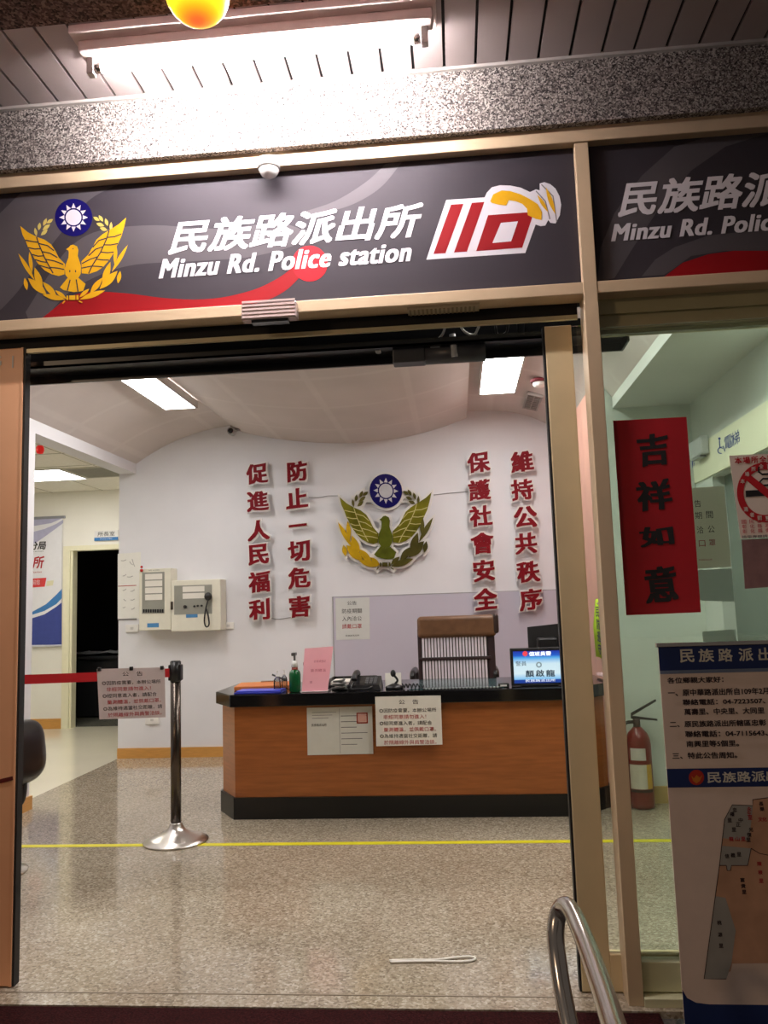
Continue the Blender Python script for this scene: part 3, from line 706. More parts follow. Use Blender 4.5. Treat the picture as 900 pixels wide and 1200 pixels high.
# map labels
for s, x, y in (('忠', 861, 949), ('權', 858, 954), ('里', 855, 961), ('中', 868, 961), ('正', 865, 966), ('里', 860, 972), ('光', 880, 972), ('復', 878, 978), ('里', 877, 984), ('信', 852, 1003), ('義', 859, 1002), ('里', 866, 1001), ('富', 870, 1031), ('貴', 871, 1038), ('里', 872, 1045), ('桃', 843, 1081), ('源', 844, 1095), ('里', 845, 1108), ('長', 892, 942), ('樂', 893, 948)):
    rtext(mb, s, x-2.6, y+2.6, x+2.6, y-2.6, .03)
obj('dark_lettering', mb, DKL, t)
mb = MB()
for s, x, y in (('龍', 857, 983), ('山', 864, 983), ('里', 871, 983), ('永', 878, 948), ('生', 878, 953), ('里', 879, 958), ('陳', 890, 1012), ('稜', 891, 1022), ('里', 892, 1032), ('文', 891, 960), ('化', 896, 960)):
    rtext(mb, s, x-2.6, y+2.6, x+2.6, y-2.6, .03)
obj('red_lettering', mb, REDINK, t)
mp = obj('district_map', MB().poly([RF(x, y, .0008) for x, y in [(858, 943), (882, 944), (882, 937), (905, 934), (960, 930), (960, 1128), (858, 1129), (856, 1138), (852, 1140), (851, 1147), (825, 1147), (843, 1014), (849, 960)]]), M('map_orange', (206, 158, 126), .5, var=.18, scale=9), t)
mb = MB(); mb.poly([RF(x, y, .0011) for x, y in [(846, 991), (880, 994), (876, 1014), (857, 1014), (855, 1020), (852, 1020), (851, 1014), (843, 1014)]])
mb.poly([RF(x, y, .0011) for x, y in [(858, 943), (882, 944), (878, 985), (846, 982), (849, 960)]])
mb.poly([RF(x, y, .0011) for x, y in [(838, 1050), (850, 1052), (862, 1090), (857, 1129), (851, 1147), (825, 1147)]])
obj('map_zone', mb, M('map_grey_blue', (170, 166, 158), .5, var=.06), mp)
mb = MB()
for l in ([(882, 937), (882, 944), (858, 943), (849, 960), (843, 1014), (825, 1147), (851, 1147)], [(843, 1014), (851, 1014), (852, 1020), (856, 1020), (857, 1014), (876, 1014), (880, 994)], [(882, 937), (905, 934)], [(880, 994), (890, 1000), (905, 1003)]):
    mb.poly([RF(x, y, .0013) for x, y in strip(l, .9)])
obj('map_outline', mb, DKL, mp)
mb = MB(); mb.poly([RF(x, y, .001) for x, y in disc((816, 911), 9)]); obj('round_crest', mb, M('crest_red', (196, 52, 34), .4), t)
mb = MB(); mb.poly([RF(x, y, .0014) for x, y in [(810, 909), (813, 912), (816, 908), (820, 911), (823, 908), (820, 915), (816, 918), (812, 915)]]); obj('crest_bird', mb, M('crest_gold', (214, 128, 40), .4), t)

# ================================================================== PAPERS ON THE GLASS
GY = 2.7265
def sheet_px(name, label, cat, tl, tr, br, bl, Y, mat, group=None, thick=.0012):
    q = [at(*p, Y) for p in (tl, tr, br, bl)]
    o = obj(name, MB().poly([(p.x, Y, p.z) for p in q], (0, thick, 0) if thick else None), mat)
    return tag(o, label, cat, group)
o = sheet_px('spring_banner', 'red paper strip with four black brushed characters stuck on the glass', 'banner', (718.5, 493), (804.5, 488.5), (821.5, 717.5), (734, 721), GY, M('red_paper', (176, 16, 30), .6, var=.06, scale=14))
mb = MB()
for s, x0, y0, x1, y1 in (('吉', 748, 509, 785, 548), ('祥', 747, 562, 789, 600), ('如', 750, 618, 791, 642), ('意', 757, 664, 796, 708)):
    f = Fr(Vector((at(x0, y1, GY).x, GY, at(x0, y1, GY).z)), Vector((1, 0, 0)), Vector((0, 0, 1)))
    write(mb, f, s, 0, 0, at(x1, y1, GY).x-at(x0, y1, GY).x, at(x0, y0, GY).z-at(x0, y1, GY).z, .0012, .05, kai=.12, ry=.45, brush=True)
obj('brushed_lettering', mb, INK, o)
# no-smoking notice
NY = GY
o = sheet_px('smoking_notice', 'white no smoking notice with red ring on the glass, cut by the frame edge', 'notice', (854.5, 534), (940, 530), (951, 626), (868, 631.5), NY, M('notice_paper', (244, 226, 212), .5, var=.03))
NF = lambda x, y, c=.001: Vector((at(x, y, NY).x, NY-c, at(x, y, NY).z))
def ntext(mb, s, x0, y0, x1, ytop, bold=.03, c=.0016, F=None):
    f = Fr(NF(x0, y0, 0), Vector((1, 0, 0)), Vector((0, 0, 1)))
    write(mb, f, s, 0, 0, at(x1, y0, NY).x-at(x0, y0, NY).x, at(x0, ytop, NY).z-at(x0, y0, NY).z, c, bold)
cx, cy, R1_, R2_ = 896, 577, 35, 26.5
mb = MB()
ring = disc((cx, cy), 1, 48)
for i in range(48):
    a, b = ring[i], ring[(i+1) % 48]; v = lambda p, r: NF(cx+(p[0]-cx)*r*.93, cy+(p[1]-cy)*r, .001)
    mb.poly([v(a, R1_), v(b, R1_), v(b, R2_), v(a, R2_)])
mb.poly([NF(x, y, .0018) for x, y in [(871, 560), (876, 554), (921, 590), (916, 598)]])
for i, s in enumerate('本場所全面禁菸'): ntext(mb, s, 861+i*9.6, 544-i*.5, 869.5+i*9.6, 536-i*.5)
for r_, s in enumerate(('國民健康署', '彰化縣政府', '彰化縣衛生局')):
    for i, ch in enumerate(s): ntext(mb, ch, 869+i*9+r_*.6, 614+r_*5.6-i*.4, 874.5+i*9+r_*.6, 609.2+r_*5.6-i*.4, .02)
obj('red_ring', mb, M('notice_red', (196, 24, 36), .5), o)
mb = MB()
mb.poly([NF(x, y, .0014) for x, y in [(873.5, 575), (930, 572), (930, 579), (873.8, 582.5)]])
for l in ([(889, 547), (889, 553), (893, 556), (905, 555)], [(905, 561), (894, 561), (890, 565), (894, 569), (906, 568)]):
    mb.poly([NF(x, y, .0014) for x, y in strip(l, 2.2)])
ntext(mb, '檢舉專線請撥免費服務電話', 869.5, 631, 942, 627.6, .02)
obj('cigarette', mb, INK, o)
mb = MB()
for i, s in enumerate('本場所全面'):
    a = math.radians(205+i*19); x, y = cx+math.cos(a)*30.7*.93, cy+math.sin(a)*30.7; ntext(mb, s, x-2.6, y+2.8, x+2.6, y-2.6, .03, .002)
for i, s in enumerate('違者罰！'):
    a = math.radians(140-i*19); x, y = cx+math.cos(a)*30.7*.93, cy+math.sin(a)*30.7; ntext(mb, s, x-2.6, y+2.8, x+2.6, y-2.6, .03, .002)
obj('ring_lettering', mb, M('ring_letter_pale', (226, 206, 196), .5), o)
sheet_px('painted_reflection', 'faded brownish sheet on the glass under the no smoking notice', 'poster', (869, 632.5), (950, 628), (956, 684), (873, 690), GY, M('reflection_brown', (142, 106, 104), .5, var=.25, scale=18))  # brown reflection on the glass painted as a flat sheet
o = sheet_px('glass_notice', 'cream notice sheet partly behind the red paper strip on the glass', 'notice', (790, 573), (848.5, 569.5), (857, 664), (797, 668), 2.7376, translucent('glass_notice_paper', (236, 234, 214)), None, None)
mb = MB()
for row, (s, x, y) in enumerate((('公告', 813, 594), ('防疫期間', 796, 603.5), ('入內洽公', 797.5, 612), ('請戴口罩', 799, 620.5))): pass
for s, x, y in (('告', 819, 590), ('期', 820, 604), ('間', 833, 603), ('洽', 822, 621), ('公', 835, 620)): ntext(mb, s, x-4, y+4, x+4, y-4.4, .012, -.0106)
obj('lettering', mb, INK, o)
mb = MB()
for s, x, y in (('口', 824, 637), ('罩', 836, 636)): ntext(mb, s, x-3.6, y+3.4, x+4, y-4, .012, -.0106)
ntext(mb, '民族路派出所', 820, 657, 836, 655, .012, -.0106)
obj('red_lettering', mb, REDINK, o)
sheet_px('pale_patch', 'pale blank sheet on the glass directly below the cream notice', 'paper', (800, 669), (857.5, 666), (860.5, 705), (822, 704), 2.7400, translucent('patch_pale', (206, 220, 212)), 'pale blank sheets on the glass', None)  # pale translucent quad just behind the glass
sheet_px('pale_patch', 'short pale blank sheet on the glass just above the roll-up stand', 'paper', (823, 740), (861.5, 737.5), (863, 752), (824, 754), 2.7400, MATS['patch_pale'], 'pale blank sheets on the glass', None)  # short pale translucent quad just behind the glass

# ================================================================== RIGHT BAY
FXX = RX-.012
a = atx(811, 530, FXX)
fa = struct('trim_7', MB().box((FXX, 2.84, 1.945), (RX, 5.18, 2.165), .002), M('fascia_cream', (240, 242, 214), .45, var=.02, scale=3))
def ftext(mb, s, xa, ya, xb, yb):
    p, q = atx(xa, ya, FXX), atx(xb, yb, FXX)
    f = Fr(Vector((FXX, p.y, p.z)), Vector((0, -1, 0)), Vector((0, 0, 1)))
    write(mb, f, s, 0, 0, p.y-q.y, q.z-p.z, .002, .015)
mb = MB()
ftext(mb, '電', 850, 528, 858, 507.5); ftext(mb, '梯', 858.5, 524, 866.5, 502.5); ftext(mb, '梯', 806.5, 551, 814, 536)
# wheelchair sign: head, back, seat, leg and a wheel
def FX(x, y): p = atx(x, y, FXX); return Vector((FXX-.002, p.y, p.z))
mb.poly([FX(x, y) for x, y in disc((843.5, 514), 1.6, 12)])
for l in ([(843.5, 516), (844, 524), (848, 523), (850, 529)],): mb.poly([FX(x, y) for x, y in strip(l, 1.3)])
rg = disc((845, 528), 4, 16)
for i in range(3, 14):
    a, b = rg[i], rg[i+1]; mb.poly([FX(*a), FX(*b), FX(845+(b[0]-845)*.7, 528+(b[1]-528)*.7), FX(845+(a[0]-845)*.7, 528+(a[1]-528)*.7)])
obj('blue_lettering', mb, M('fascia_blue', (52, 78, 158), .5), fa)
p = atx(820, 526, FXX-.02)
t = thing('fascia_sensor', 'small grey box sensor on the cream fascia beside the lift lettering', 'sensor', (FXX-.02, p.y, p.z-.05))
obj('body', MB().box((FXX-.05, p.y-.12, p.z-.05), (FXX-.0005, p.y+.12, p.z+.06), .01), M('sensor_grey', (184, 188, 188), .4), t)
obj('lens', MB().box((FXX-.045, p.y-.08, p.z-.062), (FXX-.008, p.y+.08, p.z-.05), .003), M('sensor_grey_dark', (120, 122, 122), .3), t)

# fire extinguisher
ex, ey = 1.045, 5.085
t = thing('fire_extinguisher', 'dark red fire extinguisher standing on the floor against the right wall', 'fire extinguisher', (ex, ey, 0))
EXR = M('extinguisher_red', (116, 16, 18), .3, var=.05)
obj('cylinder', MB().lathe((ex, ey, 0), [(.055, .0), (.072, .008), (.074, .03), (.074, .36), (.070, .40), (.056, .435), (.034, .458), (.024, .47)]), EXR, t)
obj('neck', MB().cyl((ex, ey, .465), (ex, ey, .52), .021), M('valve_dark', (62, 46, 44), .35, .5), t)
for dz, tilt in ((.52, .05), (.535, .085)):
    obj('lever', MB().hexa([(ex-.03, ey-.012, dz), (ex+.12, ey-.014, dz+tilt*(1 if dz > .53 else -.3)), (ex+.12, ey+.010, dz+tilt*(1 if dz > .53 else -.3)), (ex-.03, ey+.012, dz), (ex-.03, ey-.012, dz+.016), (ex+.12, ey-.012, dz+.010+tilt*(1 if dz > .53 else -.3)), (ex+.12, ey+.010, dz+.010+tilt*(1 if dz > .53 else -.3)), (ex-.03, ey+.012, dz+.016)]), BLACKM, t)
obj('hose', MB().tube(smooth_arc([(ex-.02, ey, .50), (ex-.075, ey-.02, .49), (ex-.098, ey-.02, .40), (ex-.09, ey-.01, .22), (ex-.085, ey-.01, .14)], 6), .010, 10), BLACKM, t)
obj('hose_nozzle', MB().cyl((ex-.085, ey-.01, .14), (ex-.085, ey-.01, .06), .010, .018), BLACKM, t)
def wrap(za, zb, a0, a1, r, mat, nm):
    n = 10; vs = []
    for k in range(n+1):
        a = math.radians(a0+(a1-a0)*k/n)
        vs += [(ex+math.sin(a)*r, ey-math.cos(a)*r, za), (ex+math.sin(a)*r, ey-math.cos(a)*r, zb)]
    obj(nm, MB().raw(vs, [(2*k, 2*k+2, 2*k+3, 2*k+1) for k in range(n)]), mat, t, recalc=False)
wrap(.12, .26, -60, 20, .0755, M('label_white', (206, 200, 186), .5), 'data_label'); wrap(.12, .26, 20, 50, .0755, M('label_yellow', (206, 160, 50), .5), 'stripe_label')
wrap(.285, .355, -50, 20, .0755, M('label_pale', (200, 196, 190), .5), 'round_label'); wrap(.10, .115, -60, 50, .0755, BLACKM, 'black_stripe')

# vest and bag on the salmon side wall (seen in the gap beside the mullion)
vy0, vy1 = 5.26, 5.62
VEST = M('vest_yellow', (190, 226, 40), .6, var=.12, scale=9)
zt, zbm = atx(700, 702, .93).z, atx(700, 768, .93).z
t = thing('safety_vest', 'fluorescent yellow-green vest hanging on the salmon wall behind the sliding door', 'vest', (.925, 5.4, zbm))
mb = MB(); n = 12; vs = []
for k in range(n+1):
    y = vy0+(vy1-vy0)*k/n; fx = .925+.014*math.sin(k*1.9)
    sh = .05 if k in (5, 6, 7) else 0
    vs += [(fx, y, zbm+.01*math.sin(k)), (fx-.006, y, (zt+zbm)/2), (.935, y, zt-sh), (.945, y, zbm+.01*math.sin(k)), (.945, y, (zt+zbm)/2), (.945, y, zt-sh)]
fs = []
for k in range(n):
    o_ = 6*k; q = 6*(k+1)
    fs += [(o_, q, q+1, o_+1), (o_+1, q+1, q+2, o_+2), (o_+5, q+5, q+4, o_+4), (o_+4, q+4, q+3, o_+3), (o_+2, q+2, q+5, o_+5), (o_, o_+3, q+3, q)]
fs += [(0, 1, 2, 5, 4, 3), (6*n, 6*n+3, 6*n+4, 6*n+5, 6*n+2, 6*n+1)]
mb.raw(vs, fs, True); obj('cloth', mb, VEST, t)
mb = MB()
dz = (zt-zbm)
for i, s in enumerate('民防巡守'):
    yc = 5.40; zz_ = zt-.07-dz*.21*(i+.6)
    f = Fr(Vector((.906, yc+.06, zz_)), Vector((0, -1, 0)), Vector((0, 0, 1))); write(mb, f, s, 0, 0, .12, .07, 0, .03)
obj('lettering', mb, M('vest_navy', (38, 48, 74), .6), t)
obj('hook', MB().cyl((.951, 5.44, zt-.03), (.915, 5.44, zt-.03), .006), STEEL, t)
t = thing('cloth_bundle', 'crumpled pale pink cloth bundle hanging below the yellow-green vest', 'cloth', (.915, 5.4, atx(700, 803, .93).z))
zq = atx(700, 786, .93).z
bmx = bmesh.new(); bmesh.ops.create_icosphere(bmx, subdivisions=4, radius=.10)
for v in bmx.verts:
    d = v.co.normalized(); r = 1+.18*math.sin(d.x*9+d.z*7)+.12*math.sin(d.y*13-d.z*5)
    v.co = Vector((.912+d.x*.028*r, 5.40+d.y*.12*r, zq+d.z*(zq-.745)/1.32*r))
for fc in bmx.faces: fc.smooth = True
mb = MB().merge(bmx); obj('cloth', mb, M('pink_cloth', (222, 188, 192), .7, var=.25, scale=30), t)

# ================================================================== BACK WALL
WY = BW
# characters
def wall_char(s, x, y, size, label, group):
    c = at(x, y, WY-.075); h = .19*size
    t = thing('wall_character', label, 'character', (c.x, WY-.03, c.z-h/2), group)
    for nm, bold, y0, d, mt in (('white_backing', .088, WY-.074, .022, WHITEP), ('red_face', .042, WY-.082, .008, M('character_red', (122, 6, 22), .6, var=.06, spec=.2))):
        vs, fs = glyphs(s, 0, .5)
        vs, fs = strikes(vs, fs, bold, 8, .5 if bold < .05 else .85)
        vs = brushed(vs)
        vs = [(a, b+.11*a, c_) for a, b, c_ in vs]
        # thin the horizontals a little and keep the same optical centre for face and backing
        v2, _ = strikes(*glyphs(s, 0, .5), .026); v2 = brushed(v2); v2 = [(a, b+.11*a) for a, b, _c in v2]
        xm = (min(a for a, b in v2)+max(a for a, b in v2))/2; ym = (min(b for a, b in v2)+max(b for a, b in v2))/2
        hh = max(max(b for a, b in v2)-min(b for a, b in v2), max(a for a, b in v2)-min(a for a, b in v2))
        k = h/hh
        mb = MB().raw([(c.x+(a-xm)*k, y0+d/2-c_*d, c.z+(b-ym)*k) for a, b, c_ in vs], fs)
        obj(nm, mb, mt, t)
    obj('standoff', MB().cyl((c.x, WY-.055, c.z), (c.x, WY-.0005, c.z), .006), WHITEP, t)
cols = [('促進人民福利', [(301.5, 555.3), (302.3, 587.7), (303.2, 621.8), (303.2, 649.8), (304, 682), (304, 713.6)]),
        ('防止一切危害', [(348.3, 552.7), (348.1, 584.2), (349, 615.7), (350.4, 645.4), (350.8, 677.7), (351.3, 711)]),
        ('保護社會安全', [(561, 541.9), (561.9, 574.1), (563.7, 604.6), (565.1, 636.8), (567.2, 669), (569, 702.2)]),
        ('維持公共秩序', [(612, 541), (612, 574), (615.6, 605.5), (616.5, 636.8), (619.2, 670), (621.9, 703)])]
ords = ['first', 'second', 'third', 'fourth', 'fifth', 'sixth']
where = ['column nearest the alarm cabinet', 'second column from the alarm cabinet', 'second column from the sliding door', 'column nearest the sliding door']
for (s, ps), wh in zip(cols, where):
    for i, (ch, p) in enumerate(zip(s, ps)):
        wall_char(ch, p[0], p[1], 1.0 if ch != '一' else .82, 'red raised character %s, %s down the %s' % (ch, ords[i], wh), 'raised red characters on the back wall')
# wall emblem
M('wall_gold', (214, 172, 20), .35, .55, var=.25, scale=6)
M('wall_gold_sheen', (122, 118, 22), .33, .6, var=.45, scale=5)  # green and yellow reflections mixed into the gold colour
M('body_gold_sheen', (104, 112, 28), .3, .55, var=.3, scale=9)  # greener reflections put into the gold of body and tail
M('dark_gold_sheen', (92, 86, 34), .35, .6, var=.3, scale=7)  # dark reflections put into the gold of leaves and sprigs
EYp = WY-.06
c = at(452, 665, EYp)
t = thing('wall_emblem', 'golden bird emblem with blue sun disc mounted on the white back wall', 'emblem', (c.x, WY-.05, at(452, 668, EYp).z))
def WF(x, y, c_):
    X = 432+(x-432)*1.04+2; Y = 212+(y-275)*1.10 if y > 275 else 212+(y-275)*1.075
    X += (y-275)*0.0 ; Y += (x-430)*.035
    p = at(380+X/6, 540+Y/6, EYp); return Vector((p.x, EYp-c_, p.z))
emblem(WF, t, True)
obj('standoff', MB().cyl((c.x-.2, EYp+.02, c.z+.25), (c.x-.2, WY-.0005, c.z+.25), .008).cyl((c.x+.2, EYp+.02, c.z+.25), (c.x+.2, WY-.0005, c.z+.25), .008), WHITEP, t)
WIRE = M('thin_wire_grey', (150, 150, 150), .5)
for lab, pts in (('thin wire on the back wall running from 止 towards the emblem', [(362, 583), (374, 583), (385, 581), (400, 581)]), ('thin wire on the back wall running from the emblem to 護', [(508, 580), (525, 578), (548, 576)]), ('thin wire on the back wall joining 利 and 害', [(316, 724), (326, 725.5), (343, 723)]), ('thin wire on the back wall joining 全 and 序', [(579, 713), (594, 714), (609, 713)])):
    tag(obj('wire', MB().tube(smooth_arc([at(*p, WY-.006) for p in pts], 5), .003, 6), WIRE), lab, 'wire', 'thin wires between the characters')

# board
a, b = at(390.5, 700, WY), at(655, 800, WY)
t = thing('notice_board', 'wide pale lilac glass board fixed on the back wall behind the desk', 'board', ((a.x+.87)/2, WY-.01, .6))
obj('board', MB().box((a.x, WY-.016, .58), (.87, WY-.002, a.z), .002), M('lilac_board', (196, 192, 206), .12, var=.02, scale=2), t)
obj('edge', MB().box((a.x-.006, WY-.018, .58), (a.x, WY-.001, a.z+.005)).box((a.x-.006, WY-.018, a.z), (.87, WY-.001, a.z+.005)), M('board_edge', (170, 170, 172), .3, .4), t)
o = sheet_px('board_notice', 'small pale notice with two short columns at the corner of the lilac board', 'notice', (393, 701), (433, 700), (433.5, 749), (394, 750), WY-.019, M('board_paper', (206, 208, 204), .6, var=.02))
def ptext(mb, s, x0, y0, x1, ytop, Y, bold=.015):
    p, q, r = at(x0, y0, Y), at(x1, y0, Y), at(x0, ytop, Y)
    write(mb, Fr(Vector((p.x, Y, p.z)), Vector((1, 0, 0)), Vector((0, 0, 1))), s, 0, 0, q.x-p.x, r.z-p.z, .0015, bold)
mb = MB(); ptext(mb, '公告', 407, 709, 418, 704.5, WY-.019); ptext(mb, '防疫期間', 401, 719, 424, 713.5, WY-.019); ptext(mb, '入內洽公', 401, 728, 424, 722.5, WY-.019); ptext(mb, '民族路派出所', 405, 746, 421, 744, WY-.019)
obj('lettering', mb, INK, o)
mb = MB(); ptext(mb, '請戴口罩', 401, 737, 424, 731.5, WY-.019); obj('red_lettering', mb, REDINK, o)

# alarm panel
PX = lambda x, y, Y: at(x, y, Y)
def pbox(mb, x0, y0, x1, y1, Yf, Yb, bev=0.):
    p, q = at(x0, y0, Yf), at(x1, y1, Yf); return mb.box((p.x, Yf, q.z), (q.x, Yb, p.z), bev)
YF = WY-.16
lo = at(162, 740, YF)
t = thing('fire_alarm_cabinet', 'beige two-part fire alarm cabinet with black handset mounted on the back wall', 'fire alarm', (at(215, 700, YF).x, WY-.08, lo.z))
mb = MB(); pbox(mb, 163, 667, 200.5, 738, YF, WY-.001, .006); obj('case', mb, BEIGE, t)
mb = MB(); pbox(mb, 200.5, 680.5, 259, 738.5, YF-.01, WY-.001, .006); obj('case', mb, BEIGE, t)
mb = MB(); pbox(mb, 166.5, 671, 192.5, 718.5, YF-.003, YF, 0); obj('window', mb, BEIGEDK, t)
mb = MB()
for k in range(4): pbox(mb, 170, 672.8+k*8, 190, 678.8+k*8, YF-.006, YF-.003)
obj('zone_card', mb, PAPER, t)
mb = MB()
for k in range(9): pbox(mb, 167.5+k*2.75, 714, 169.3+k*2.75, 717.8, YF-.008, YF-.003)
obj('switch', mb, BLACKM, t)
mb = MB(); pbox(mb, 204, 686.5, 248.5, 719, YF-.013, YF-.010); obj('window', mb, BEIGEDK, t)
mb = MB(); pbox(mb, 214, 687.5, 239.5, 693, YF-.016, YF-.013); pbox(mb, 214, 695.5, 239.5, 701, YF-.016, YF-.013); obj('zone_card', mb, PAPER, t)
mb = MB()
for x_, y_, r_ in ((217, 711, .014), (228, 710.5, .009), (232, 710, .009), (236.5, 709.8, .009)):
    p = at(x_, y_, YF-.013); mb.cyl((p.x, YF-.013, p.z), (p.x, YF-.024, p.z), r_, None, 12)
obj('knob', mb, BLACKR, t)
mb = MB(); pbox(mb, 199.6, 705, 202.6, 714.5, YF-.018, YF-.01, .003); obj('latch', mb, CHROMED, t)
mb = MB(); pbox(mb, 172.5, 730.5, 186, 735, YF-.002, YF); pbox(mb, 218, 719.5, 231.5, 723.5, YF-.012, YF-.01); obj('blue_label', mb, M('label_blue', (74, 134, 186), .5), t)
p = at(166.5, 668.5, YF); mb = MB().ball((p.x, YF-.012, p.z), .014, u=12, v=8).ball((p.x, YF-.012, p.z+.03), .011, u=12, v=8); obj('red_lamp', mb, REDP, t)
p = at(244.5, 699, YF-.03); mb = MB().ball((p.x, YF-.045, p.z), .034, (1, .7, 1.05), 16, 10).cyl((p.x, YF-.065, p.z-.01), (p.x, YF-.02, p.z-.01), .018)
obj('handset', mb, BLACKR, t)
mb = MB(); mb.tube(smooth_arc([at(x, y, YF-.05) for x, y in [(243.5, 704), (241, 714), (239.5, 726), (240.5, 733), (243, 734.5), (245, 731), (244, 722), (241.5, 713)]], 5), .0065, 8)
obj('cord', mb, BLACKR, t)
mb = MB(); ptext(mb, 'FIRE ALARM', 174, 669.2, 187, 667.9, YF); obj('lettering', mb, GREYINK, t)
# chart and small fittings
o = sheet_px('wall_chart', 'tall white sheet of hand drawn diagrams beside the alarm cabinet', 'chart', (138, 649), (165, 647), (165, 725), (138, 726), WY-.003, M('chart_paper', (232, 231, 224), .6, var=.02))
mb = MB()
for x0, y0, x1, y1 in ((142, 657, 148, 656), (152, 658, 156, 662), (144, 675, 148, 673), (149, 676, 156, 675), (144, 692, 148, 690), (153, 693, 158, 691), (145, 702, 148, 704), (153, 703, 158, 702), (144, 712, 147, 711), (154, 714, 158, 712), (155, 655, 158, 664)):
    mb.poly([(at(x, y, WY).x, WY-.0036, at(x, y, WY).z) for x, y in strip([(x0, y0), ((x0+x1)/2, (y0+y1)/2+.8), (x1, y1)], .9)])
obj('sketch_lines', mb, M('faint_ink', (176, 174, 170), .6), o)
mb = MB(); mb.poly([(at(x, y, WY).x, WY-.0036, at(x, y, WY).z) for x, y in strip([(138.5, 687), (160, 686)], .8)]); obj('red_rule', mb, REDINK, o)
mb = MB(); pbox(mb, 138, 725.3, 160, 726.4, WY-.006, WY-.001); obj('bottom_rod', mb, GREYINK, o)
def plate(name, label, cat, x0, y0, x1, y1, group=None, d=.02):
    mb = MB(); pbox(mb, x0, y0, x1, y1, WY-d, WY-.0005, .004)
    p = at(x0, y1, WY); t_ = thing(name, label, cat, (at((x0+x1)/2, y1, WY).x, WY-d/2, at((x0+x1)/2, y1, WY).z), group)
    obj('plate', mb, WHITEP, t_); mb = MB(); xm, ym = (x0+x1)/2, (y0+y1)/2
    pbox(mb, xm-1.8, ym-1.4, xm+1.8, ym+1.4, WY-d-.002, WY-d, 0); obj('switch_key', mb, M('key_grey', (206, 204, 200), .4), t_)
plate('switch_plate', 'white switch plate on the back wall just under the hand drawn chart', 'switch', 147, 732, 162, 740.5)
plate('junction_box', 'small white box on the wall at the far side of the alarm cabinet', 'box', 261, 729.5, 274, 737)
plate('wall_socket', 'white wall socket low on the back wall under the belt notice', 'socket', 170, 839, 186, 848.5)
# inside cctv camera
p = at(272, 506, 6.80)
t = thing('cctv_camera', 'small dark round camera at the edge of the curved ceiling panel', 'camera', tuple(p))
obj('mount', MB().box((p.x-.02, p.y, p.z+.015), (p.x+.06, p.y+.06, p.z+.06), .006), M('camera_grey', (150, 146, 144), .4), t)
obj('housing', MB().lathe((p.x, p.y-.05, p.z), [(.028, 0), (.034, .006), (.034, .07), (.02, .09)], 20, 'y'), M('camera_silver', (170, 168, 166), .3, .4), t)
obj('lens', MB().lathe((p.x, p.y-.054, p.z), [(.0, 0), (.02, 0), (.024, .004)], 20, 'y'), BLACKG, t)
# ceiling panels
def ceil_panel(name, label, x0, y0, x1, y1, z, e, group, par_h=.03):
    t = thing(name, label, 'ceiling light', ((x0+x1)/2, (y0+y1)/2, z), group)
    obj('diffuser', MB().box((x0, y0, z), (x1, y1, z+.008)), emitter(name+'_glow', (255, 250, 246), e), t)
    mb = MB()
    for a, b in (((x0-.015, y0-.015), (x0, y1+.015)), ((x1, y0-.015), (x1+.015, y1+.015)), ((x0, y0-.015), (x1, y0)), ((x0, y1), (x1, y1+.015))): mb.box((a[0], a[1], z-.004), (b[0], b[1], z+par_h))
    obj('frame', mb, M('light_frame', (206, 204, 200), .4), t)
    return t
ceil_panel('ceiling_light', 'long bright ceiling panel light on the curved ceiling beside the round camera', -2.225, 4.75, -1.985, 6.02, 2.835, PANEL_W, 'ceiling panel lights', .055)
ceil_panel('ceiling_light', 'bright ceiling panel light beside the smoke detector and air vent', .243, 4.95, .508, 6.19, 2.862, PANEL_W, 'ceiling panel lights', .05)
ceil_panel('ceiling_light', 'ceiling panel light over the entrance end of the room, on the alarm cabinet side', -2.225, 3.1, -1.985, 4.3, 2.835, PANEL_W, 'ceiling panel lights', .055)  # unseen panel added to brighten the near floor and room
ceil_panel('ceiling_light', 'ceiling panel light over the entrance end of the room, on the lift side', .243, 3.1, .508, 4.3, 2.862, PANEL_W, 'ceiling panel lights', .05)  # unseen panel added to light the near floor and fascia
ceil_panel('ceiling_light', 'ceiling panel light of the lift bay behind the glass, above the entrance header', 1.14, 2.98, 1.44, 3.58, 2.452, PANEL_W*.6, 'ceiling panel lights', .007)  # unseen panel added to brighten the fascia and rear wall of the bay
# smoke detector, vent
p = atz(632, 447, 2.83)
t = thing('smoke_detector', 'white round smoke detector with maroon ring on the ceiling beside the vent', 'smoke detector', (p.x, p.y, 2.80))
obj('base', MB().lathe((p.x, p.y, 2.845), [(.062, 0), (.065, -.008), (.06, -.022)], 24), M('detector_maroon', (120, 40, 52), .5), t)
obj('head', MB().lathe((p.x, p.y, 2.82), [(.05, 0), (.046, -.02), (.03, -.034), (.0, -.036)], 24), WHITEP, t)
q = [atz(*c_, 2.83) for c_ in ((620, 463), (634.5, 464), (628, 480), (614, 478))]
t = thing('air_vent', 'dark slatted air vent on the ceiling between the panel light and back wall', 'vent', (.66, 6.4, 2.82))
zc = 2.826
ang = math.radians(-24)
def tilt(mb): return mb.xf(Matrix.Translation((.665, 6.40, zc)) @ Matrix.Rotation(-ang*-1 if False else math.radians(16), 4, 'Y'))
obj('frame', tilt(MB().box((-.062, -.23, -.006), (-.050, .23, .02)).box((.050, -.23, -.006), (.062, .23, .02)).box((-.05, -.23, -.006), (.05, -.215, .02)).box((-.05, .215, -.006), (.05, .23, .02)).box((-.004, -.215, -.004), (.004, .215, .0))), M('vent_frame', (168, 164, 160), .5), t)
mb = MB()
for k in range(9): mb.box((-.05, -.205+k*.048, -.003), (.05, -.185+k*.048, .003))
obj('slat', tilt(mb), M('vent_slat', (150, 148, 144), .5), t)
obj('duct', tilt(MB().box((-.05, -.215, .006), (.05, .215, .018))), BLACKM, t)

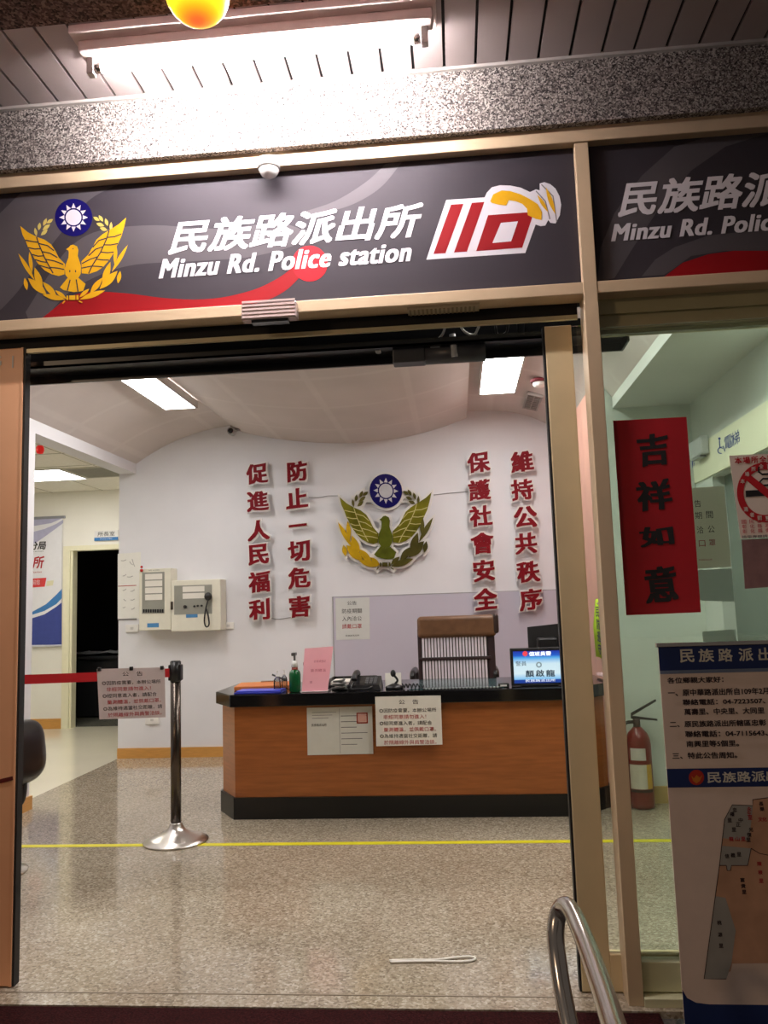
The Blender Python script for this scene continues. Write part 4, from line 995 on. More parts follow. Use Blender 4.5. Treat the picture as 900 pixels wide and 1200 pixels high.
# ================================================================== SIDE ROOM
SW = 8.8
q = [atz(*c_, 2.655) for c_ in ((40, 549), (96, 545), (107, 556), (48, 559))]
t = ceil_panel('side_room_light', 'bright square panel light in the tiled ceiling of the side room', -4.36, 7.35, -3.78, 7.93, 2.648, SIDE_W, None, .012)
ceil_panel('side_room_light', 'second panel light in the tiled ceiling of the side room nearer the entrance', -4.36, 5.2, -3.78, 5.8, 2.648, SIDE_W*1.2, None, .012)  # unseen panel added to brighten the side room
t = thing('ceiling_grille', 'grey grille panel in the side room ceiling beside its light', 'vent', (-3.5, 7.63, 2.65))
obj('frame', MB().box((-3.76, 7.35, 2.650), (-3.74, 7.93, 2.66)).box((-3.2, 7.35, 2.650), (-3.18, 7.93, 2.66)).box((-3.74, 7.35, 2.65), (-3.2, 7.37, 2.66)).box((-3.74, 7.91, 2.65), (-3.2, 7.93, 2.66)), M('grille_frame', (196, 192, 176), .5), t)
mb = MB()
for k in range(14): mb.box((-3.74, 7.385+k*.0375, 2.651), (-3.2, 7.407+k*.0375, 2.657))
obj('slat', mb, M('grille_slat', (138, 136, 124), .5), t)
# red alarm bell hanging
p = at(47, 527, 5.9)
t = thing('alarm_lamp', 'small red alarm lamp on a pale bracket in the side room', 'alarm', tuple(p))
obj('lamp', MB().lathe((p.x, p.y, p.z), [(.0, -.035), (.022, -.03), (.03, -.01), (.03, .012), (.022, .03)], 18), M('alarm_red', (226, 30, 26), .35, emis=(226, 20, 20), es=.3), t)
obj('bracket', MB().lathe((p.x, p.y, p.z+.028), [(.016, 0), (.02, .04), (.06, .07), (.06, .08)], 18).cyl((p.x, p.y, p.z+.1), (p.x, p.y, 2.665), .012), WHITEP, t)
# hanging banner
bx0, bx1 = -5.05, -4.46
zt, zbm = 2.362, .917
t = thing('wall_banner', 'white and blue hanging banner on the side room wall left of the door', 'banner', (-4.75, SW-.02, zbm))
BY = SW-.02
obj('sheet', MB().box((bx0, BY, zbm), (bx1, BY+.003, zt)), M('banner_white', (232, 232, 236), .5, var=.02), t)
obj('top_rod', MB().box((bx0-.01, BY-.01, zt-.01), (bx1+.03, BY+.015, zt+.02), .004), M('rod_grey', (150, 152, 160), .35, .4), t)
obj('bottom_rod', MB().box((bx0-.01, BY-.008, zbm-.012), (bx1+.02, BY+.012, zbm+.008), .003), M('rod_pale', (206, 206, 214), .35), t)
BF = lambda x, y, c: Vector((at(x, y, BY).x, BY-c, at(x, y, BY).z))
mb = MB(); mb.poly([BF(x, y, .001) for x, y in [(10, 730), (38, 722), (55, 714), (68, 704), (72.3, 698), (72.3, 755.5), (10, 756)]]); obj('navy_wave', mb, M('banner_navy', (62, 76, 150), .5), t)
mb = MB(); mb.poly([BF(x, y, .0012) for x, y in [(10, 724), (36, 719), (55, 709), (67, 699), (72.3, 692), (72.3, 706), (66, 711), (52, 720), (36, 725), (10, 730)]]); obj('white_wave', mb, M('banner_white'), t)
mb = MB(); mb.poly([BF(x, y, .0014) for x, y in [(10, 722), (36, 718), (54, 708), (66, 697), (72.5, 690), (72.5, 701), (66, 708), (52, 716), (36, 721), (10, 727)]]); obj('blue_wave', mb, M('banner_blue', (66, 128, 190), .5), t)
mb = MB(); mb.poly([BF(x, y, .001) for x, y in [(36, 624), (52, 620), (66, 614), (74, 609), (74, 613), (62, 622), (48, 632), (36, 640)]]); mb.poly([BF(x, y, .001) for x, y in [(30, 606), (74, 607), (60, 613), (30, 618)]]); obj('lilac_wave', mb, M('banner_lilac', (178, 178, 206), .5), t)
mb = MB(); f = lambda s, x0, y0, x1, y1, bo=.03: write(mb, Fr(BF(x0, y0, 0), Vector((1, 0, 0)), Vector((0, 0, 1))), s, 0, 0, BF(x1, y0, 0).x-BF(x0, y0, 0).x, BF(x0, y1, 0).z-BF(x0, y0, 0).z, .002, bo, shear=.15)
f('彰化分局', 14, 645.5, 54, 635.5); f('Changhua Precinct', 20, 648, 51, 646.5, .01); obj('black_lettering', mb, INK, t)
mb = MB(); f('派出所', 12, 667.5, 52, 653); f('Police Station', 26, 672, 49, 669.8, .01); obj('red_lettering', mb, REDINK, t)
mb = MB(); mb.poly([BF(x, y, .0012) for x, y in [(30, 678.5), (54.5, 677), (52.5, 687.5), (30, 689)]]); obj('red_badge', mb, M('badge_red', (222, 70, 70), .5), t)
mb = MB(); mb.poly([BF(x, y, .0011) for x, y in [(55, 681), (63, 680), (62, 686), (54, 687)]]); obj('cream_badge', mb, M('badge_cream', (228, 224, 190), .5), t)
mb = MB(); write(mb, Fr(BF(34, 685.5, 0), Vector((1, 0, 0)), Vector((0, 0, 1))), '歡迎您', 0, 0, .13, .055, .002, .02); obj('pale_lettering', mb, WHITEINK, t)
# room sign above the door
p, q = at(110.5, 634, SW-.02), at(138.5, 621, SW-.02)
t = thing('room_sign', 'small white and blue room sign above the dark side room doorway', 'sign', ((p.x+q.x)/2, SW-.012, p.z))
obj('plate', MB().box((p.x, SW-.02, p.z), (q.x, SW-.004, q.z), .002), WHITEP, t)
zm = at(115, 630, SW-.02).z
obj('blue_strip', MB().box((p.x, SW-.0215, p.z), (q.x, SW-.0200, zm)), BLUEP, t)
mb = MB(); write(mb, Fr((p.x+.04, SW-.02, zm+.012), Vector((1, 0, 0)), Vector((0, 0, 1))), '所長室', 0, 0, q.x-p.x-.08, q.z-zm-.025, .0015, .02); obj('lettering', mb, INK, t)
mb = MB(); write(mb, Fr((p.x+.07, SW-.0215, p.z+.014), Vector((1, 0, 0)), Vector((0, 0, 1))), "Director's Office", 0, 0, q.x-p.x-.14, (zm-p.z)*.4, .001, .01); obj('pale_lettering', mb, WHITEINK, t)
# dark desk with film in the dark room
t = thing('dark_desk', 'black desk in the unlit room behind the side doorway', 'desk', (-4.0, 10.0, 0))
obj('desktop', MB().box((-4.9, 9.6, .70), (-3.2, 10.5, .74), .006), BLACKM, t)
obj('front_panel', MB().box((-4.85, 9.64, .02), (-3.25, 9.67, .70)), BLACKM, t)
for xx in (-4.85, -3.29): obj('side_panel', MB().box((xx, 9.67, 0), (xx+.04, 10.45, .70)), BLACKM, t)
mb = MB(); vs = []; nx, ny = 14, 6
for j in range(ny+1):
    for i in range(nx+1): vs.append((-4.85+i*.07, 9.63+j*.09, .745+.02*abs(math.sin(i*1.7+j))+.02*abs(math.sin(i*.6-j*1.3))))
k = len(vs); vs += [(x_, y_, z_+.004) for x_, y_, z_ in vs]
fs = [(j*(nx+1)+i, j*(nx+1)+i+1, (j+1)*(nx+1)+i+1, (j+1)*(nx+1)+i) for j in range(ny) for i in range(nx)]
fs += [tuple(k+v for v in f_[::-1]) for f_ in fs]
mb.raw(vs, fs, True)
tag(obj('plastic_film', mb, M('grey_film', (206, 206, 206), .25)), 'crumpled grey plastic film lying on the black desk in the unlit room', 'plastic film')

# ================================================================== RECEPTION COUNTER
t = thing('reception_counter', 'reddish wood reception counter with black top and black plinth', 'counter', (-.33, 5.15, 0))
def outline(g):  # counter plan grown by g
    return [(-1.39-g*.4, 4.90-g), (.665+g*.4, 4.90-g), (.872+g*.9, 5.11-g*.5), (.872+g*.9, 5.62), (-1.53-g*.9, 5.62), (-1.53-g*.9, 5.11-g*.5)]
obj('plinth', MB().poly([(x, y, 0) for x, y in outline(.004)], (0, 0, .125)), M('plinth_black', (9, 9, 10), .4, var=.15, scale=8), t)
obj('body', MB().poly([(x, y, .125) for x, y in outline(-.012)], (0, 0, .54)), WOOD, t)
mbt = MB().poly([(x, y, .662) for x, y in outline(.03)], (0, 0, .074))
bmesh.ops.bevel(mbt.bm, geom=mbt.bm.edges[:], offset=.006, segments=2, profile=.5, affect='EDGES')
obj('top', mbt, M('counter_black', (18, 18, 20), .1, var=.2, scale=30), t)
TZ = .736
CYF = 4.911   # front face of the wood
NOT = [('公　告', 0, .10, INK), ('◎因防疫需要，本辦公場所', 1, 0, INK), ('非經同意請勿進入！', 2, .06, REDINK), ('◎經同意進入者，請配合', 3, 0, INK), ('量測體溫，並佩戴口罩。', 4, .06, REDINK), ('◎為維持適當社交距離，請', 5, 0, INK), ('於隔離線外與員警洽談。', 6, .06, REDINK)]
def notice(o, f):
    for mt, nm in ((INK, 'lettering'), (REDINK, 'red_lettering')):
        mb = MB()
        for s, r, ind, m_ in NOT:
            if m_ is not mt: continue
            h = f.h*.085; y = f.h*(.845 - r*.128) if r else f.h*.86
            if r == 0: write(mb, f, s, f.w*.36, f.h*.84, f.w*.66, f.h*.93, .0012, .012)
            else: write(mb, f, s, f.w*(.06+ind), y-h*.55, min(f.w*.93, f.w*(.06+ind)+len(s)*f.w*.072), y+h*.45, .0012, .016)
        obj(nm, mb, mt, o)
f = fr_px((439.5, 816.5), (516.5, 815), (441, 874.5), 4.862)
q = [f.p(0, 0), f.p(f.w, .004), f.p(f.w, f.h), f.p(0, f.h)]
f.n = -Vector((0, 1, 0)) if f.n.y < 0 else Vector((0, -1, 0))
o = tag(obj('counter_notice', MB().poly(q, (0, .0015, 0)), PAPER), 'white printed notice hanging from the counter edge in red and black text', 'notice')
notice(o, f)
f = fr_px((359.5, 829.5), (436, 827.5), (360.5, 885), CYF-.003)
q = [f.p(0, 0), f.p(f.w, 0), f.p(f.w, f.h), f.p(0, f.h)]
o = tag(obj('counter_document', MB().poly(q, (0, .0015, 0)), M('document_paper', (206, 204, 194), .6, var=.02)), 'pale two-column official document with red seal taped on the counter front', 'document')
mb = MB()
for k in range(6): mb.poly([f.p(f.w*.52, f.h*(.80-k*.12), .0012), f.p(f.w*(.92-(k % 3)*.08), f.h*(.80-k*.12), .0012), f.p(f.w*(.92-(k % 3)*.08), f.h*(.815-k*.12), .0012), f.p(f.w*.52, f.h*(.815-k*.12), .0012)])
for k in range(3): mb.poly([f.p(f.w*.08, f.h*(.89-k*.06), .0012), f.p(f.w*(.45-k*.06), f.h*(.89-k*.06), .0012), f.p(f.w*(.45-k*.06), f.h*(.90-k*.06), .0012), f.p(f.w*.08, f.h*(.90-k*.06), .0012)])
mb.poly([f.p(f.w*.495, f.h*.03, .0012), f.p(f.w*.5, f.h*.03, .0012), f.p(f.w*.5, f.h*.97, .0012), f.p(f.w*.495, f.h*.97, .0012)])
obj('text_lines', mb, GREYINK, o)
mb = MB(); write(mb, f, '民族路派出所', f.w*.07, f.h*.60, f.w*.30, f.h*.66, .0014, .02); obj('lettering', mb, INK, o)
mb = MB(); a0, b0, a1, b1 = f.w*.76, f.h*.64, f.w*.93, f.h*.87
for w_ in ((a0, b0, a1, b0+.008), (a0, b1-.008, a1, b1), (a0, b0, a0+.008, b1), (a1-.008, b0, a1, b1)): mb.poly([f.p(w_[0], w_[1], .0014), f.p(w_[2], w_[1], .0014), f.p(w_[2], w_[3], .0014), f.p(w_[0], w_[3], .0014)])
obj('red_seal', mb, M('seal_red', (176, 70, 52), .6), o)
mb = MB(); mb.poly([f.p(a0+.01, b0+.01, .0013), f.p(a1-.01, b0+.01, .0013), f.p(a1-.01, b1-.01, .0013), f.p(a0+.01, b1-.01, .0013)]); obj('seal_fill', mb, M('seal_pink', (214, 160, 144), .6), o)

# on the counter
def on(x, y): return atz(x, y, TZ)
p = on(301, 812)
t = thing('blue_folder', 'blue plastic folder lying flat at the chamfered end of the counter', 'folder', (-1.22, 4.96, TZ))
obj('cover', MB().box((-1.385, 4.90, TZ+.0005), (-1.09, 5.06, TZ+.010), .003), M('folder_blue', (46, 58, 190), .3), t)
obj('cover', MB().box((-1.375, 4.905, TZ+.011), (-1.095, 5.055, TZ+.018), .003), M('folder_blue2', (62, 76, 206), .3), t)
t = thing('clipboard', 'orange-brown board lying behind the blue folder on the counter', 'board', (-1.3, 5.28, TZ))
mb = MB().box((-.19, -.14, 0), (.19, .14, .025), .004); mb.xf(Matrix.Translation((-1.27, 5.27, TZ+.001)) @ Matrix.Rotation(.12, 4, 'Z'))
obj('board', mb, M('orange_board', (206, 122, 62), .5), t)
mb = MB().box((-.05, .10, .026), (.05, .14, .034), .003); mb.xf(Matrix.Translation((-1.27, 5.27, TZ+.001)) @ Matrix.Rotation(.12, 4, 'Z')); obj('clip', mb, STEEL, t)
t = thing('envelope', 'cream envelope tucked behind the orange board on the counter', 'envelope', (-1.36, 5.5, TZ))
mb = MB().box((-.12, -.07, 0), (.12, .07, .012), .003); mb.xf(Matrix.Translation((-1.38, 5.50, TZ+.001)) @ Matrix.Rotation(.3, 4, 'Z')); obj('paper', mb, M('cream_paper', (226, 204, 150), .6), t)
mb = MB().poly([(-.12, .07, .0125), (0, -.01, .0135), (.12, .07, .0125)]); mb.xf(Matrix.Translation((-1.38, 5.50, TZ+.001)) @ Matrix.Rotation(.3, 4, 'Z')); obj('flap', mb, M('cream_paper2', (206, 184, 130), .6), t)
# bottles
def bottle(name, label, x, y, r, h, mat, cap, pump, group=None):
    t = thing(name, label, 'bottle', (x, y, TZ), group)
    obj('body', MB().lathe((x, y, TZ+.0005), [(r*.85, 0), (r, .006), (r, h*.62), (r*.85, h*.74), (r*.4, h*.84), (r*.36, h*.90)], 22), mat, t)
    obj('neck_collar', MB().cyl((x, y, TZ+h*.88), (x, y, TZ+h*.98), r*.45, None, 16), cap, t)
    if pump:
        obj('pump', MB().cyl((x, y, TZ+h*.98), (x, y, TZ+h*1.16), r*.14, None, 10).box((x-r*.25, y-r*.9, TZ+h*1.14), (x+r*.25, y+r*.3, TZ+h*1.20), .002), cap, t)
    return t
CLG = glass('bottle_clear', (222, 226, 226), .05, 1.5)
bottle('spray_bottle', 'clear small bottle on the counter nearer the orange board', at(325, 812, 5.0).x, 5.0, .022, .105, CLG, WHITEP, True)
bottle('spray_bottle', 'clear small pump bottle on the counter against the green bottle', at(333, 811, 5.05).x, 5.06, .019, .11, CLG, WHITEP, True)
g = at(345.5, 812, 4.96)
t = thing('green_bottle', 'green bottle with red band and clear pump top beside the pink sheet', 'bottle', (g.x, 4.97, TZ))
obj('body', MB().lathe((g.x, 4.97, TZ+.0005), [(.030, 0), (.036, .006), (.036, .105), (.032, .122), (.016, .138)], 24), M('bottle_green', (12, 92, 48), .2, var=.08), t)
obj('red_band', MB().cyl((g.x, 4.97, TZ+.128), (g.x, 4.97, TZ+.152), .020, .018), M('band_red', (150, 60, 44), .4), t)
obj('pump_body', MB().cyl((g.x, 4.97, TZ+.152), (g.x, 4.97, TZ+.19), .022, .014), M('pump_clear', (222, 224, 220), .15), t)
obj('pump_head', MB().cyl((g.x, 4.97, TZ+.19), (g.x, 4.97, TZ+.225), .007).box((g.x-.013, 4.93, TZ+.22), (g.x+.013, 4.985, TZ+.24), .004), M('pump_grey', (90, 92, 92), .3), t)
t = thing('scissors', 'dark scissors with red handles standing behind the pink sheet', 'scissors', (g.x+.05, 5.08, TZ))
mb = MB()
for dx in (0, .022):
    ring_ = [(g.x+.045+dx+.011*math.cos(a*math.pi/6), 5.09, TZ+.158+.022*math.sin(a*math.pi/6)) for a in range(13)]; mb.tube(ring_, .0035, 8)
obj('handle', mb, M('scissor_red', (150, 24, 34), .4), t)
obj('blade', MB().hexa([(g.x+.048, 5.087, TZ+.001), (g.x+.062, 5.087, TZ+.001), (g.x+.062, 5.091, TZ+.001), (g.x+.048, 5.091, TZ+.001), (g.x+.044, 5.087, TZ+.14), (g.x+.068, 5.087, TZ+.14), (g.x+.068, 5.091, TZ+.14), (g.x+.044, 5.091, TZ+.14)]), STEEL, t)
t = thing('pen', 'dark pen leaning in its round holder behind the clear bottles', 'pen', (-1.1, 5.47, TZ))
obj('barrel', MB().tube([Vector((at(334, 803, 5.47).x, 5.47, TZ+.03)), at(319, 794, 5.47)+Vector((0, 0, .02))], .006, 8), BLACKM, t); obj('holder', MB().lathe((at(334, 803, 5.47).x, 5.47, TZ+.0005), [(.022, 0), (.022, .004), (.014, .02), (.010, .04)], 16), BLACKM, t)
# pink sheet in a stand
f = fr_px((357, 760), (390.5, 757.5), (354, 811.5), 4.955)
q = [f.p(0, 0)+Vector((0, -.01, 0)), f.p(f.w*.90, .004)+Vector((0, -.01, 0)), at(390.5, 757.5, 4.98), at(357, 760, 4.98)]
t = thing('pink_sheet', 'pink printed sheet standing upright on the counter beside the green bottle', 'sheet', (q[0].x+.08, 4.96, TZ))
obj('sheet', MB().poly(q, (0, .003, 0)), PINKP, t)
mb = MB(); ptext(mb, '訪客請登記', 368, 776.5, 382, 773.5, 4.952, .02); ptext(mb, '量測體溫', 364, 787.5, 382, 784, 4.948, .02); ptext(mb, '請', 363, 801, 366, 798, 4.944, .02); obj('lettering', mb, M('pink_ink', (196, 96, 112), .5), t)
obj('foot', MB().box((q[0].x, 4.93, TZ+.0005), (q[1].x, 5.02, TZ+.006), .002), M('acrylic_pale', (226, 206, 208), .2), t)
# telephone
tx, ty = at(428, 806, 5.02).x, 5.06
t = thing('telephone', 'black desk telephone on the counter behind the printed notice', 'telephone', (tx, ty, TZ))
obj('base', MB().hexa([(tx-.11, ty-.09, TZ+.001), (tx+.10, ty-.09, TZ+.001), (tx+.10, ty+.09, TZ+.001), (tx-.11, ty+.09, TZ+.001), (tx-.10, ty-.08, TZ+.03), (tx+.09, ty-.08, TZ+.03), (tx+.09, ty+.08, TZ+.07), (tx-.10, ty+.08, TZ+.07)]), BLACKR, t)
mb = MB()
for i in range(3):
    for j in range(4): mb.box((tx+.0+i*.026, ty-.06+j*.03, TZ+.036+j*.0062), (tx+.018+i*.026, ty-.04+j*.03, TZ+.046+j*.0066))
obj('key', mb, M('key_grey2', (120, 120, 122), .4), t)
obj('handset', MB().tube(smooth_arc([(tx-.06, ty-.085, TZ+.062), (tx-.06, ty-.07, TZ+.08), (tx-.06, ty, TZ+.096), (tx-.06, ty+.07, TZ+.096), (tx-.06, ty+.09, TZ+.08)], 4), .018, 10), BLACKR, t)
obj('cord', MB().tube(smooth_arc([(tx-.06, ty-.085, TZ+.05), (tx-.08, ty-.11, TZ+.012), (tx-.03, ty-.12, TZ+.010), (tx+.02, ty-.11, TZ+.010), (tx+.05, ty-.08, TZ+.02)], 6), .006, 8), BLACKR, t)
# small items
w_ = at(399, 800, 5.02)
t = thing('white_stapler', 'small white rounded desk tool lying between the pink sheet and telephone', 'desk tool', (w_.x, 5.0, TZ))
obj('body', MB().ball((w_.x, 5.02, TZ+.026), .025, (1.5, 1.1, .9), 16, 10), WHITEP, t); obj('base', MB().box((w_.x-.05, 4.985, TZ+.0005), (w_.x+.05, 5.05, TZ+.008), .002), BLACKR, t)
w_ = at(398, 806, 4.96)
t = thing('cable_coil', 'coil of dark grey cable on the counter beside the pink sheet', 'cable', (w_.x, 4.95, TZ))
pts = [(w_.x+.05*math.cos(a*.5)*(1-.01*a), 4.955+.03*math.sin(a*.5), TZ+.008+.0016*a) for a in range(40)]
obj('cable', MB().tube(pts, .0065, 7), M('cable_grey', (84, 84, 80), .5), t)
w_ = at(408, 795, 5.2)
t = thing('black_tray', 'flat black document tray on the counter behind the telephone', 'tray', (w_.x, 5.3, TZ))
obj('tray', MB().box((w_.x-.14, 5.22, TZ+.0005), (w_.x+.16, 5.48, TZ+.01), .003).box((w_.x-.14, 5.47, TZ+.01), (w_.x+.16, 5.48, TZ+.045)).box((w_.x-.14, 5.22, TZ+.01), (w_.x-.13, 5.47, TZ+.045)).box((w_.x+.15, 5.22, TZ+.01), (w_.x+.16, 5.47, TZ+.045)), BLACKR, t)
obj('paper_stack', MB().box((w_.x-.12, 5.24, TZ+.011), (w_.x+.14, 5.46, TZ+.03)), PAPER, t)
w_ = at(462, 800, 5.02)
t = thing('radio_microphone', 'black radio microphone with coiled cord on the counter beside the chair', 'microphone', (w_.x, 5.03, TZ))
obj('base', MB().lathe((w_.x, 5.03, TZ+.0005), [(.055, 0), (.056, .012), (.04, .02), (.015, .03)], 20), BLACKR, t)
obj('neck', MB().tube(smooth_arc([(w_.x, 5.03, TZ+.025), (w_.x+.02, 5.03, TZ+.05), (w_.x+.0, 5.03, TZ+.08)], 5), .007, 8), BLACKR, t)
obj('head', MB().ball((w_.x-.006, 5.03, TZ+.092), .017, (1, 1, 1.3), 12, 8), BLACKM, t)
pts = [(w_.x+.05+.004*a, 5.0+.014*math.sin(a*1.1), TZ+.018+.012*math.cos(a*1.1)) for a in range(34)]
obj('cord', MB().tube(pts, .0045, 6), BLACKR, t)
t = thing('white_card', 'small folded white card standing behind the radio microphone', 'card', (at(452, 800, 5.15).x, 5.15, TZ))
cxx = at(461, 800, 5.15).x
obj('panel', MB().hexa([(cxx-.05, 5.12, TZ+.001), (cxx+.05, 5.12, TZ+.001), (cxx+.05, 5.123, TZ+.001), (cxx-.05, 5.123, TZ+.001), (cxx-.05, 5.15, TZ+.085), (cxx+.05, 5.15, TZ+.085), (cxx+.05, 5.153, TZ+.085), (cxx-.05, 5.153, TZ+.085)]), PAPER, t)
obj('panel', MB().hexa([(cxx-.05, 5.18, TZ+.001), (cxx+.05, 5.18, TZ+.001), (cxx+.05, 5.183, TZ+.001), (cxx-.05, 5.183, TZ+.001), (cxx-.05, 5.154, TZ+.085), (cxx+.05, 5.154, TZ+.085), (cxx+.05, 5.157, TZ+.085), (cxx-.05, 5.157, TZ+.085)]), PAPER, t)
# desk mat and spiral pad
tag(obj('desk_mat', MB().box((at(480, 806, 5).x, 4.93, TZ+.0003), (at(590, 806, 5).x, 5.5, TZ+.003)), M('mat_teal', (64, 92, 96), .12)), 'greenish glass mat on the counter top in front of the chair', 'desk mat')
x0, x1 = at(496, 808, 4.89).x, at(588, 806, 4.89).x
t = thing('spiral_pad', 'long spiral-bound pad with pale rings along the counter edge', 'pad', ((x0+x1)/2, 4.91, TZ))
obj('cover', MB().box((x0, 4.895, TZ+.0005), (x1, 4.925, TZ+.008)), M('pad_dark', (24, 36, 38), .3), t)
mb = MB()
for k in range(22):
    xx = x0+.012+k*(x1-x0-.02)/22; mb.box((xx, 4.885, TZ+.004), (xx+.010, 4.897, TZ+.013))
obj('ring_binding', mb, M('ring_pale', (168, 176, 176), .4), t)
# name display
p0, p1 = at(597.5, 760, 4.99), at(663, 806, 4.99)
t = thing('name_display', 'lit blue and white name display screen on the counter beside the sliding door', 'screen', ((p0.x+p1.x)/2, 5.0, TZ))
obj('casing', MB().box((p0.x, 4.99, max(p1.z, TZ+.002)), (p1.x+.02, 5.02, p0.z), .004), BLACKM, t)
s0, s1 = at(601, 763.5, 4.989), at(664, 799.5, 4.989)
# screen: one lit panel whose picture is blue at the top and white below
sm = bpy.data.materials.new('screen_picture'); sm.use_nodes = True; nt = sm.node_tree; b = nt.nodes['Principled BSDF']
tc = nt.nodes.new('ShaderNodeTexCoord'); sx = nt.nodes.new('ShaderNodeSeparateXYZ'); mr = nt.nodes.new('ShaderNodeMapRange'); cr = nt.nodes.new('ShaderNodeValToRGB')
nt.links.new(tc.outputs['Generated'], sx.inputs[0]); nt.links.new(sx.outputs[2], cr.inputs[0])
els = cr.color_ramp.elements; els[0].position = 0; els[0].color = lin((20, 60, 150)); els[1].position = 1; els[1].color = lin((12, 40, 160))
for ps, c_ in ((.10, (20, 60, 150)), (.12, (120, 190, 236)), (.30, (214, 236, 244)), (.60, (206, 232, 242)), (.78, (84, 170, 232)), (.86, (20, 90, 200))):
    e = els.new(ps); e.color = lin(c_)
b.inputs['Base Color'].default_value = (.02, .02, .02, 1); b.inputs['Roughness'].default_value = .3
nt.links.new(cr.outputs[0], b.inputs['Emission Color']); b.inputs['Emission Strength'].default_value = 1.0
obj('screen', MB().box((s0.x, 4.987, s1.z), (s1.x, 4.99, s0.z)), sm, t)
SYY = 4.9865
GLW = M('screen_white', (240, 244, 250), .5, emis=(235, 242, 250), es=.9)
mb = MB(); ptext(mb, '值班員警', 620, 768.8, 646, 763.8, SYY, .03); ptext(mb, '民族路派出所', 616, 799.3, 651, 796.2, SYY, .02); obj('white_lettering', mb, GLW, t)
mb = MB(); ptext(mb, '警員', 604.5, 780.5, 617, 775, SYY, .01); ptext(mb, '顏', 616, 793.5, 626, 785.5, SYY, .028); ptext(mb, '啟', 628, 793, 638, 785, SYY, .028); ptext(mb, '龍', 640, 793, 650.5, 785, SYY, .028); obj('dark_lettering', mb, M('screen_dark', (40, 70, 96), .5), t)
mb = MB()
mb.poly([(at(x, y, SYY).x, SYY-.002, at(x, y, SYY).z) for x, y in disc((615.3, 766), 3, 16)]); obj('red_crest', mb, M('screen_red', (220, 70, 80), .5, emis=(220, 60, 70), es=.7), t)
mb = MB(); rg = disc((631.5, 779), 3.4, 20)
for i in range(20):
    a_, b_ = rg[i], rg[(i+1) % 20]; g_ = lambda p, k: (at(631.5+(p[0]-631.5)*k, 779+(p[1]-779)*k, SYY).x, SYY-.0018, at(631.5+(p[0]-631.5)*k, 779+(p[1]-779)*k, SYY).z)
    mb.poly([g_(a_, 1), g_(b_, 1), g_(b_, .55), g_(a_, .55)])
obj('grey_ring', mb, M('screen_grey', (130, 150, 160), .5, emis=(120, 140, 150), es=.5), t)
obj('foot', MB().box((p0.x+.06, 4.985, TZ+.0005), (p1.x-.04, 5.08, TZ+.012), .003), BLACKM, t)
t = thing('power_adapter', 'small black adapter box on the counter beside the lit screen', 'adapter', (at(592, 808, 4.99).x, 4.97, TZ))
q = at(591, 808, 4.97); obj('body', MB().box((q.x-.035, 4.95, TZ+.0005), (q.x+.03, 5.0, TZ+.022), .004), BLACKM, t); obj('pale_label', MB().box((q.x-.025, 4.949, TZ+.006), (q.x+.015, 4.9501, TZ+.016)), WHITEP, t)
# dark monitor behind
q0, q1 = at(618.5, 735, 5.42), at(656, 731, 5.42); qb = at(618, 760, 5.42)
t = thing('desk_monitor', 'black computer monitor turned away behind the lit name display', 'monitor', ((q0.x+q1.x)/2, 5.45, TZ))
mb = MB(); mb.hexa([(q0.x, 5.44, qb.z-.06), (q1.x+.03, 5.38, qb.z-.06), (q1.x+.03, 5.41, qb.z-.06), (q0.x, 5.47, qb.z-.06), (q0.x, 5.44, q0.z), (q1.x+.03, 5.38, q1.z+.005), (q1.x+.03, 5.41, q1.z+.005), (q0.x, 5.47, q0.z)])
obj('panel', mb, BLACKM, t)
obj('rear_hump', MB().box((q0.x+.05, 5.34, qb.z-.02), (q1.x-.03, 5.42, qb.z+.07), .012), BLACKR, t)
obj('stand', MB().cyl(((q0.x+q1.x)/2, 5.46, TZ+.01), ((q0.x+q1.x)/2, 5.43, qb.z-.03), .02).box(((q0.x+q1.x)/2-.09, 5.38, TZ+.0005), ((q0.x+q1.x)/2+.09, 5.52, TZ+.012), .004), BLACKR, t)
# office chair with stripes behind the counter
CY = 5.95
P2 = lambda x, y: at(x, y, CY)
a, b = P2(490, 745), P2(577, 797)
t = thing('striped_chair', 'office chair with brown top and striped slatted back behind the counter', 'chair', ((a.x+b.x)/2, CY+.2, 0))
SLD = M('slat_dark', (52, 34, 36), .5, var=.1)
zt_, zb_ = a.z, b.z
mb = MB().box((a.x-.006, CY, zb_-.02), (a.x+.022, CY+.035, zt_+.05), .008).box((b.x-.022, CY, zb_-.02), (b.x+.03, CY+.035, zt_+.05), .008).box((a.x, CY, zb_-.03), (b.x+.01, CY+.035, zb_+.018), .008)
zc_ = P2(530, 771.5).z; mb.box((a.x, CY-.012, zc_-.011), (b.x, CY+.02, zc_+.011), .004)
obj('back_frame', mb, SLD, t)
mb = MB(); n = 21; wd = (b.x-a.x-.05)
for k in range(n): mb.box((a.x+.026+wd*k/n, CY-.003, zb_+.02), (a.x+.026+wd*(k+.66)/n, CY+.008, zt_+.01))
obj('slat', mb, M('slat_pale', (246, 238, 244), .4), t)
obj('backing', MB().box((a.x+.02, CY+.016, zb_+.01), (b.x-.015, CY+.026, zt_+.02)), SLD, t)
mb = MB(); n = 14
c0, c1 = P2(489, 734), P2(583, 731)
pts = [Vector((c0.x+(c1.x-c0.x)*k/n, CY+.015, (c0.z+c1.z)/2+.008*math.sin(math.pi*k/n))) for k in range(n+1)]
t_ = bmesh.new(); bmesh.ops.create_cube(t_, size=1)
zt2, zb2 = P2(530, 721.5).z, P2(530, 747).z
obj('head_cushion', MB().box((c0.x, CY-.03, zb2), (c1.x-.01, CY+.07, zt2), .03, 4), M('brown_leather', (112, 78, 52), .4, var=.18, scale=16, bump=.1), t); t_.free()
